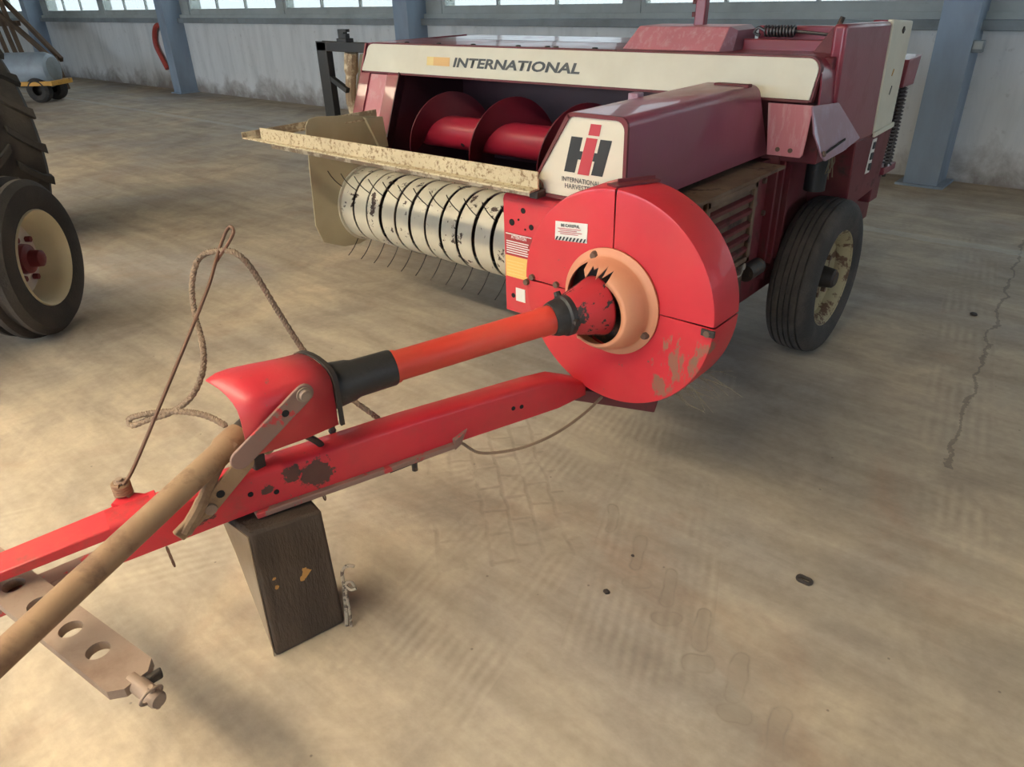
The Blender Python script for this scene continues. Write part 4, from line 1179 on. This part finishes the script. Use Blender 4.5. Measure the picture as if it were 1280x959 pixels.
# ---- fittings on top of the machine
gb = B().hexa([(-1.965, 3.02, 1.345), (-1.49, 3.02, 1.345), (-1.49, 3.30, 1.345), (-1.965, 3.30, 1.345), (-1.925, 3.10, 1.440), (-1.49, 3.10, 1.440), (-1.49, 3.30, 1.440), (-1.925, 3.30, 1.440)]).build('gear_cover', M['scuffed_pink'], baler, bevel=.006)
B().hexa([(-1.49, 3.02, 1.345), (-1.455, 3.07, 1.345), (-1.455, 3.28, 1.345), (-1.49, 3.30, 1.345), (-1.49, 3.10, 1.440), (-1.462, 3.12, 1.425), (-1.462, 3.28, 1.425), (-1.49, 3.30, 1.440)]).build('cover_end', M['violet_sheet'], gb)
up = B().bar((-1.70, 3.24, 1.43), (-1.70, 3.26, 1.72), .05, .035)
upr = up.build('upright_post', M['crimson'], baler, bevel=.005)
for z in (1.47, 1.52, 1.57):
    B().box(-1.74, -1.725, 3.23, 3.26, z, z + .02).build('post_lug', M['maroon'], upr)
B().box(-1.455, -1.08, 3.16, 3.20, 1.345, 1.392).build('top_rail', M['crimson'], baler, bevel=.005)
B().box(-1.455, -1.06, 3.30, 3.33, 1.36, 1.435).build('top_arm', M['crimson'], baler, bevel=.005)
pts = [(-1.40 + .13 * k / 110, 3.24 + .020 * math.cos(k * .55), 1.418 + .020 * math.sin(k * .55)) for k in range(111)]
spr = B().tube(pts, .0045, 5).build('coil_spring', M['spring'], baler)
B().tube(catmull([(-1.40, 3.24, 1.418), (-1.43, 3.24, 1.43), (-1.445, 3.24, 1.41), (-1.42, 3.24, 1.40)], 5), .006, 6).build('spring_hook', M['spring'], spr)
B().tube([(-1.27, 3.24, 1.418), (-1.12, 3.24, 1.405)], .006, 8).build('spring_rod_end', M['spring'], spr)
lv = B().prism([(-1.14, 3.10, 1.345), (-1.03, 3.10, 1.345), (-1.045, 3.10, 1.43), (-1.075, 3.10, 1.44)], (0, .03, 0)).build('lever_bracket', M['maroon'], baler, bevel=.003)
B().tube([(-1.075, 3.115, 1.40), (-1.050, 3.12, 1.475)], .010, 8).build('lever_handle', M['dark_steel'], lv)

# ---- black frame and dusty drive panel beyond the left end
bf = B()
bf.box(-4.26, -4.165, 3.03, 3.08, .30, 1.338); bf.box(-4.26, -3.62, 3.03, 3.08, 1.285, 1.338)
bframe = bf.build('black_side_frame', M['black_frame'], baler, bevel=.004)
B().box(-4.06, -3.965, 3.04, 3.10, 1.335, 1.36).build('frame_knob', M['black_frame'], bframe, bevel=.004)
B().prism([(-4.05, 3.05, 1.36), (-3.975, 3.05, 1.36), (-3.975, 3.05, 1.385), (-3.995, 3.05, 1.385), (-3.995, 3.05, 1.395), (-3.97, 3.05, 1.395), (-3.97, 3.05, 1.41), (-4.05, 3.05, 1.41)], (0, .03, 0)).build('frame_catch', M['black_frame'], bframe)
B().bar((-4.18, 3.05, 1.13), (-4.02, 3.05, 1.06), .03, .03).build('frame_strut', M['black_frame'], bframe)
B().prism([(-4.10, 3.12, .55), (-3.66, 3.12, .45), (-3.66, 3.12, 1.27), (-3.95, 3.12, 1.27), (-4.03, 3.12, 1.05)], (0, .02, 0)).build('drive_panel', M['shield_cream'], bframe, bevel=.004)
B().tube(catmull([(-3.99, 3.09, 1.28), (-4.02, 3.09, 1.15), (-4.05, 3.09, 1.0), (-4.03, 3.09, .85), (-4.0, 3.09, .6)], 6), [.045] * 6 + [.035] * 8 + [.03] * 11, 10).build('dusty_bundle', M['guard_rusty'], bframe)

# ================================================================== rope
def rope(name, pts, rad, turns_per_m, mat, n=10):
    path = catmull(pts, n)
    # resample evenly
    L = [0.0]
    for i in range(1, len(path)): L.append(L[-1] + (path[i] - path[i - 1]).length)
    tot = L[-1]; ns = int(tot / .006); even = []; j = 0
    for k in range(ns + 1):
        d = tot * k / ns
        while j < len(L) - 2 and L[j + 1] < d: j += 1
        f = (d - L[j]) / max(L[j + 1] - L[j], 1e-6)
        even.append(path[j].lerp(path[j + 1], f))
    b = B()
    for s in range(3):
        pp_ = []; ref = Vector((0, 0, 1))
        for k, p in enumerate(even):
            d = (even[min(k + 1, ns)] - even[max(k - 1, 0)]).normalized()
            a = (ref - d * ref.dot(d))
            a = a.normalized() if a.length > 1e-4 else d.orthogonal().normalized()
            ref = a; c_ = d.cross(a)
            t = 2 * PI * (turns_per_m * tot * k / ns + s / 3)
            pp_.append(p + (a * math.cos(t) + c_ * math.sin(t)) * rad * .52)
        b.tube(pp_, rad * .56, 6)
    return b
rp = [(-1.555, .680, .668), (-1.639, .675, .667), (-1.734, .660, .651), (-1.841, .640, .620), (-1.906, .610, .600), (-1.970, .600, .568), (-1.951, .597, .556), (-1.882, .620, .590), (-1.801, .650, .628), (-1.719, .680, .690), (-1.702, .720, .754), (-1.753, .760, .804), (-1.846, .800, .846), (-1.891, .830, .907), (-1.898, .860, .965), (-1.880, .880, .990), (-1.839, .890, 1.004), (-1.783, .900, 1.014), (-1.744, .910, 1.005), (-1.730, .930, .962), (-1.703, .960, .852), (-1.667, .990, .737), (-1.620, 1.020, .643), (-1.547, 1.050, .580), (-1.475, 1.085, .520), (-1.472, 1.12, .445), (-1.435, 1.16, .405), (-1.385, 1.22, .400)]
b = rope('rope', rp, .0085, 38, M['rope'])
ro_ = b.build('pull_rope', M['rope'], org=(-1.70, .80, .40))
tag(ro_, 'thick twisted hemp rope looped through the eye of the thin rod above the drawbar', 'rope')
b = rope('cord', [(-1.375, 1.245, .412), (-1.345, 1.275, .398), (-1.300, 1.308, .362), (-1.255, 1.39, .345), (-1.225, 1.48, .338), (-1.20, 1.58, .345), (-1.19, 1.70, .358), (-1.19, 1.80, .375)], .0055, 55, M['rope'])
tag(b.build('trip_cord', M['rope'], org=(-1.28, 1.5, .33)), 'thin twisted cord sagging under the drawbar towards the round red shield', 'rope')

# ================================================================== timber block under the drawbar
blk = thing('support_block', (-1.45, .70, 0), 'dark tarred timber block standing upright under the drawbar', 'block')
V8 = [(-1.434, .605, 0), (-1.387, .807, 0), (-1.560, .850, 0), (-1.545, .650, 0), (-1.422, .612, .438), (-1.374, .792, .424), (-1.585, .835, .424), (-1.560, .612, .438)]
bb = B(); bb.hexa(V8)
bb.build('timber', M['wood'], blk, bevel=.010)
B().hexa([Vector(V8[0]) + Vector((-.004, -.003, .004)), Vector(V8[0]) + Vector((-.004, .0, .004)), Vector(V8[3]) + Vector((.004, 0, .004)), Vector(V8[3]) + Vector((.004, -.003, .004)),
          Vector(V8[4]) + Vector((-.006, -.003, -.012)), Vector(V8[4]) + Vector((-.006, 0, -.012)), Vector(V8[7]) + Vector((.004, 0, -.012)), Vector(V8[7]) + Vector((.004, -.003, -.012))]).build('pale_face', M['wood_side'], blk)
for (u, v_, s_) in ((.62, .575, .013), (.57, .545, .010), (.55, .53, .007), (.60, .60, .008), (.20, .55, .006), (.19, .62, .005)):
    e0 = Vector(V8[0]).lerp(Vector(V8[1]), u); e1 = Vector(V8[4]).lerp(Vector(V8[5]), u); p = e0.lerp(e1, v_)
    ex = (Vector(V8[1]) - Vector(V8[0])).normalized(); ez = Vector((0, 0, 1)); nn = ex.cross(ez).normalized()
    random.seed(int(u * 100))
    pts = [p + (ex * math.cos(a) + ez * math.sin(a) * 1.1) * s_ * random.uniform(.6, 1.15) - nn * .002 for a in [2 * PI * k / 9 for k in range(9)]]
    B().prism(pts, nn * .0035).build('wood_chip', M['wood_chip'], blk)

# twine scrap standing beside the block
tw = B()
tw.tube(catmull([(-1.372, .800, .004), (-1.370, .806, .06), (-1.372, .812, .12), (-1.368, .815, .16)], 5), .006, 6)
tw.tube(catmull([(-1.358, .806, .004), (-1.362, .812, .07), (-1.366, .815, .15), (-1.352, .825, .165), (-1.346, .83, .15)], 5), .004, 6)
tw.tube(catmull([(-1.368, .812, .15), (-1.378, .82, .19), (-1.362, .83, .215), (-1.345, .84, .215)], 5), .005, 6)
tw.tube(catmull([(-1.366, .815, .15), (-1.350, .82, .14), (-1.338, .83, .145)], 5), .004, 6)
tag(tw.build('twine_scrap', M['twine'], org=(-1.37, .81, 0)), 'knotted scrap of pale twine beside the timber block', 'twine')

# ================================================================== perforated hitch bar
hb = thing('hitch_bar', (-1.45, .19, .445), 'flat rusty steel bar with round holes held in the drawbar clevis', 'hitch bar')
ha = Vector((-1.95, .128, .450)); hbv = Vector((-1.172, .227, .450))
hx = (hbv - ha); HL = hx.length; hx.normalize(); hy = Vector((-hx.y, hx.x, 0))
HW, HT = .092, .022
pb = B()
def hpnt(u, v, z): return ha + hx * u + hy * v + Vector((0, 0, z))
holes = [(Vector((-1.644 - .113, .155, 0)) - ha).dot(hx)] + [(Vector((x, y, 0)) - Vector((ha.x, ha.y, 0))).dot(hx) for x, y in ((-1.640, .19), (-1.531, .19), (-1.402, .19), (-1.299, .19))]
rh = .023
# plate with real holes: ring of quads round every hole, cells side by side
us = [0.0]
cells = []
for i, h in enumerate(holes):
    l_ = us[-1]
    r_e = (h + holes[i + 1]) / 2 if i < len(holes) - 1 else h + .050
    cells.append((l_, r_e, h)); us.append(r_e)
for (l_, r_e, h) in cells:
    crn = [math.atan2(sy_ * HW / 2, ex - h) % (2 * PI) for ex in (l_, r_e) for sy_ in (-1, 1)]
    angs = sorted(set([2 * PI * k / 24 for k in range(24)] + crn)); K = len(angs)
    ringi = [[pb.v(hpnt(h + rh * math.cos(a), rh * math.sin(a), z)) for a in angs] for z in (0, HT)]
    def outer(a):
        dx, dy = math.cos(a), math.sin(a)
        tx = ((r_e - h) / dx) if dx > 1e-6 else (((l_ - h) / dx) if dx < -1e-6 else 1e9)
        ty = (HW / 2) / abs(dy) if abs(dy) > 1e-6 else 1e9
        t = min(tx, ty); return h + dx * t, dy * t
    ringo = [[pb.v(hpnt(*outer(a), z)) for a in angs] for z in (0, HT)]
    for k in range(K):
        j = (k + 1) % K
        pb.face([ringo[1][k], ringo[1][j], ringi[1][j], ringi[1][k]])
        pb.face([ringo[0][j], ringo[0][k], ringi[0][k], ringi[0][j]])
        pb.face([ringi[1][k], ringi[1][j], ringi[0][j], ringi[0][k]])
        if abs(abs(outer(angs[k])[1]) - HW / 2) < 1e-5 and abs(abs(outer(angs[j])[1]) - HW / 2) < 1e-5:
            pb.face([ringo[1][j], ringo[1][k], ringo[0][k], ringo[0][j]])
e = cells[-1][1]
pb.hexa([hpnt(e, -HW / 2, 0), hpnt(HL - .022, -HW / 2, 0), hpnt(HL - .022, HW / 2, 0), hpnt(e, HW / 2, 0), hpnt(e, -HW / 2, HT), hpnt(HL - .022, -HW / 2, HT), hpnt(HL - .022, HW / 2, HT), hpnt(e, HW / 2, HT)])
pb.hexa([hpnt(HL - .022, -HW / 2, 0), hpnt(HL, -HW / 2 + .022, 0), hpnt(HL, HW / 2 - .022, 0), hpnt(HL - .022, HW / 2, 0), hpnt(HL - .022, -HW / 2, HT), hpnt(HL, -HW / 2 + .022, HT), hpnt(HL, HW / 2 - .022, HT), hpnt(HL - .022, HW / 2, HT)])
pb.build('perforated_plate', M['rust_plate'], hb, flat=True)
B().lathe([(0, -.02), (.017, -.02), (.017, .062), (.014, .068), (0, .068)], hpnt(HL, 0, .008), hx, 18).build('end_pin', M['rust_plate'], hb)
B().prism([hpnt(HL - .004, .012, -.004), hpnt(HL + .012, .018, -.004), hpnt(HL + .016, .040, -.004), hpnt(HL + .004, .046, -.004)], (0, 0, .02)).build('welded_lug', M['dark_steel'], hb, bevel=.003)
lp_ = hpnt(HL + .052, 0, .02)
ringp = [lp_ + hx * (.006 + .004 * math.sin(2 * PI * k / 16)) + hy * (-.006 + .022 * math.cos(2 * PI * k / 16)) + Vector((0, 0, .004 + .016 * math.sin(2 * PI * k / 16))) for k in range(16)]
B().tube(ringp, .003, 8, closed=True).build('linch_ring', M['rust_plate'], hb)
B().lathe([(0, .018), (.005, .018), (.006, 0), (.005, -.04), (0, -.04)], lp_, (0, 0, 1), 10).build('linch_pin', M['rust_plate'], hb)
B().lathe([(0, 0), (.012, 0), (.012, -.05), (0, -.05)], hpnt((Vector((-1.70, .12, 0)) - Vector((ha.x, ha.y, 0))).dot(hx), -.035, 0), (0, 0, 1), 10).build('bar_stud', M['rust'], hb)

# ================================================================== tractor at the left edge
tr = thing('tractor', (-5.3, .9, 0), 'tractor at the left edge with cream front rim and tall dark rear tyre', 'tractor')
fwn = Vector((.70, .71, 0)).normalized()
fc_ = Vector((-4.36, 1.08, .42)); FRW = .42
hw = .125
prof = [(FRW * .55, -hw * .8), (FRW * .70, -hw), (FRW * .88, -hw * .95), (FRW * .955, -hw * .72), (FRW * .96, -hw * .55), (FRW * .90, -hw * .45), (FRW * .90, -hw * .20), (FRW * .995, -hw * .12), (FRW, 0), (FRW * .995, hw * .12), (FRW * .90, hw * .20), (FRW * .90, hw * .45), (FRW * .96, hw * .55), (FRW * .955, hw * .72), (FRW * .88, hw * .95), (FRW * .70, hw), (FRW * .55, hw * .8)]
fw = B().lathe(prof, fc_, fwn, 64).build('front_wheel', M['tyre'], tr)
B().lathe([(FRW * .52, -hw * .8), (FRW * .52, hw * .55), (FRW * .57, hw * .80), (FRW * .60, hw * .88), (FRW * .585, hw * .95), (FRW * .555, hw * .85), (FRW * .50, hw * .50), (FRW * .47, -hw * .1), (FRW * .44, -hw * .3)], fc_, fwn, 48).build('wheel_rim', M['rim_cream'], fw)
B().lathe([(FRW * .46, -hw * .25), (FRW * .38, -hw * .15), (FRW * .2, hw * .0), (0, hw * .0)], fc_, fwn, 40).build('wheel_disc', M['rim_white'], fw)
B().lathe([(FRW * .19, hw * .0), (FRW * .18, hw * .25), (FRW * .11, hw * .35), (FRW * .10, hw * .75), (FRW * .05, hw * .85), (0, hw * .85)], fc_, fwn, 20).build('wheel_hub', M['hub_red'], fw)
a = Vector((0, 0, 1)); b_ = fwn.cross(a)
for k in range(6):
    t = 2 * PI * k / 6 + .3
    q = fc_ + (a * math.cos(t) + b_ * math.sin(t)) * FRW * .27
    B().lathe([(0, hw * .22), (.016, hw * .22), (.016, 0)], q, fwn, 6).build('wheel_nut', M['hub_red'], fw)
# rear tyre with diagonal lugs, seen on its tread
rc_ = Vector((-6.55, 1.60, .76)); RRR = .76; rw = .21
rt = B().lathe([(RRR * .55, -rw * .7), (RRR * .72, -rw * .98), (RRR * .86, -rw), (RRR * .925, -rw * .85), (RRR * .945, 0), (RRR * .925, rw * .85), (RRR * .86, rw), (RRR * .72, rw * .98), (RRR * .55, rw * .7)], rc_, (0, 1, 0), 64).build('rear_wheel', M['tyre'], tr)
lug0 = {}
NL = 20
for s_ in (-1, 1):
    for k in range(NL):
        lu = B()
        pr_ = []
        for (u, da) in ((.03, .0), (.35, .09), (.70, .17), (1.0, .22)):
            for dd in (-.045, .045):
                t = 2 * PI * (k + (.5 if s_ > 0 else 0)) / NL + da + dd * (.8 if u < .9 else 1.0)
                ro2 = RRR * (1.0 - .03 * u * u); ri2 = RRR * .90
                y = rc_.y + s_ * rw * u
                pr_.append((Vector((rc_.x + ro2 * math.sin(t), y, rc_.z + ro2 * math.cos(t))), Vector((rc_.x + ri2 * math.sin(t), y, rc_.z + ri2 * math.cos(t)))))
        for i in range(3):
            A0, A1, B0, B1 = pr_[2 * i], pr_[2 * i + 1], pr_[2 * i + 2], pr_[2 * i + 3]
            lu.hexa([A0[1], A1[1], B1[1], B0[1], A0[0], A1[0], B1[0], B0[0]])
        lu.build('tyre_lug', M['tyre'], rt, bevel=.006)
B().lathe([(RRR * .55, -rw * .7), (RRR * .55, rw * .7), (RRR * .5, rw * .4), (RRR * .2, rw * .1), (0, rw * .1)], rc_, (0, 1, 0), 32).build('rear_rim', M['rim_cream'], rt)
# body, out of the picture to the left
B().box(-6.5, -3.9, .15, .55, .55, .85).build('chassis', M['dark_steel'], tr, bevel=.02)
B().box(-5.6, -3.9, .12, .58, .85, 1.35).build('engine_hood', M['tractor_red'], tr, bevel=.05, seg=4)
B().tube([(-4.42, .35, .45), (-4.45, .98, .42)], .045, 12).build('front_axle', M['tractor_red'], tr)
B().tube([(-6.55, .2, .76), (-6.55, 1.5, .76)], .09, 16).build('rear_axle', M['tractor_red'], tr)

# ================================================================== machines by the far wall
yr = thing('towed_tank', (-15.9, 5.0, 0), 'small machine with blue-grey tank on a yellow frame by the far wall', 'machine')
tcx, tcy = -16.05, 5.15
tk = B().lathe([(0, -.75), (.22, -.74), (.34, -.66), (.40, -.50), (.40, .45), (.35, .58), (.20, .66), (0, .68)], (tcx, tcy, .72), (.80, .60, 0), 32).build('tank', M['tank_blue'], yr)
dv = Vector((.80, .60, 0)); sv = Vector((-.60, .80, 0))
B().lathe([(.25, .60), (.27, .64), (.20, .68), (0, .68)], (tcx, tcy, .74), dv, 24).build('end_lid', M['sill'], tk)
c0 = Vector((tcx, tcy, .44))
for s_ in (-1, 1):
    B().bar(c0 - dv * .85 + sv * .38 * s_, c0 + dv * .72 + sv * .38 * s_, .07, .10).build('frame_rail', M['yellow'], yr, bevel=.01)
B().bar(c0 + dv * .70 - sv * .42, c0 + dv * .70 + sv * .42, .08, .11).build('frame_rail', M['yellow'], yr, bevel=.01)
B().bar(c0 - dv * .80 - sv * .42, c0 - dv * .80 + sv * .42, .08, .11).build('frame_rail', M['yellow'], yr, bevel=.01)
wc = c0 + dv * .30 - sv * .30; wc.z = .29
B().lathe([(.12, -.10), (.22, -.12), (.28, -.08), (.29, 0), (.28, .08), (.22, .12), (.12, .10), (0, .06)], wc, sv, 32).build('wheel', M['tyre'], yr)
wc2 = c0 + dv * .30 + sv * .30; wc2.z = .29
B().lathe([(.12, -.10), (.22, -.12), (.28, -.08), (.29, 0), (.28, .08), (.22, .12), (.12, .10), (0, .06)], wc2, sv, 32).build('wheel', M['tyre'], yr)
yr.scale = (.74, .74, .74)
q = c0 - dv * .35 - sv * .46
B().hexa([(q.x - .14, q.y - .10, 0), (q.x + .20, q.y - .05, 0), (q.x + .18, q.y + .12, 0), (q.x - .12, q.y + .10, 0), (q.x - .20, q.y - .05, .40), (q.x + .04, q.y - .02, .40), (q.x + .04, q.y + .12, .40), (q.x - .2, q.y + .12, .40)]).build('stand_leg', M['yellow'], yr, bevel=.01)

# leaning timber rack in the far left corner
rk = thing('timber_rack', (-19.2, 6.0, 0), 'brown timber rack of crossed and upright bars in the far left corner', 'rack')
def tb(p0, p1, w=.10): B().bar(p0, p1, w, .07, up=(0, 1, 0)).build('timber_bar', M['brown_wood'], rk, bevel=.008)
tb((-19.05, 6.1, 0), (-19.25, 5.95, 2.1)); tb((-19.45, 6.1, 0), (-19.65, 5.95, 2.1)); tb((-17.75, 6.2, .50), (-20.1, 5.85, 1.85)); tb((-17.85, 6.35, .55), (-19.6, 6.05, 1.85)); tb((-20.0, 6.1, 0), (-20.15, 5.95, 2.1)); tb((-20.3, 6.0, 1.22), (-18.9, 6.1, 1.24))
tb((-17.70, 6.25, 0), (-17.78, 6.2, .62))

# red hose bow hanging behind a column
hs = B().tube(catmull([(-15.30, 7.385, 1.20), (-15.55, 7.385, 1.12), (-15.68, 7.385, .95), (-15.70, 7.385, .78), (-15.58, 7.385, .58), (-15.45, 7.385, .38)], 6), .045, 10)
tag(hs.build('red_hose', M['red_strap'], org=(-15.0, 7.3, .4)), 'red hose hanging on the rear wall behind a blue-grey column', 'hose')
# small steel box on the right-hand column
jb = thing('switch_box', (-1.33, 7.2, 1.10), 'small grey metal box on the side of the right column', 'box')
B().box(-1.37, -1.29, 7.13, 7.19, 1.06, 1.15).build('box_body', M['sill'], jb, bevel=.006)
B().box(-1.365, -1.295, 7.122, 7.131, 1.085, 1.145).build('box_lid', M['frame_paint'], jb, bevel=.003)

# ================================================================== bits on the floor
rg = B()
rg.tube([(-.434 + .020 * math.cos(2 * PI * k / 20), 1.796 + .012 * math.sin(2 * PI * k / 20) , .006 + .002 * math.sin(2 * PI * k / 20 * 3)) for k in range(20)], .006, 8, closed=True)
tag(rg.build('scrap_ring', M['dark_steel'], org=(-.434, 1.796, 0)), 'small dark ring lying alone on the concrete at right', 'ring')
def pebble(x, y, s_, label):
    b = B(); bmesh.ops.create_icosphere(b.bm, subdivisions=2, radius=s_)
    random.seed(int(abs(x * 1000)))
    for v in b.bm.verts:
        v.co = Vector((v.co.x * 1.2, v.co.y, v.co.z * .6)) * random.uniform(.85, 1.15) + Vector((x, y, s_ * .5))
    tag(b.build('pebble', M['dark_steel'], org=(x, y, 0)), label, 'pebble', 'pebbles scattered on the floor')
pebble(-.870, 1.380, .009, 'dark pebble on the floor between the timber block and the small ring')
pebble(-.895, 1.565, .005, 'tiny dark pebble in the tyre prints, farther of the two near the drawbar')
pebble(-.50, 4.30, .016, 'pale pebble lying on the floor beyond the right wheel') 

# straw caught under the round shield
random.seed(21)
sw = B()
for k in range(38):
    a = random.uniform(R(125), R(158))
    p = Vector(fpoint(a, FR - .01, random.uniform(.02, .14)))
    d = Vector((random.uniform(.15, 1.0), random.uniform(-.2, .9), random.uniform(-.55, .10))).normalized()
    L_ = random.uniform(.03, .14)
    m1 = p + d * L_ * .5 + Vector((0, 0, random.uniform(-.01, .015)))
    sw.tube([p, m1, p + d * L_ + Vector((0, 0, random.uniform(-.02, .01)))], .0007, 4)
so = sw.build('straw_wisps', M['straw'], baler)
so['kind'] = 'stuff'
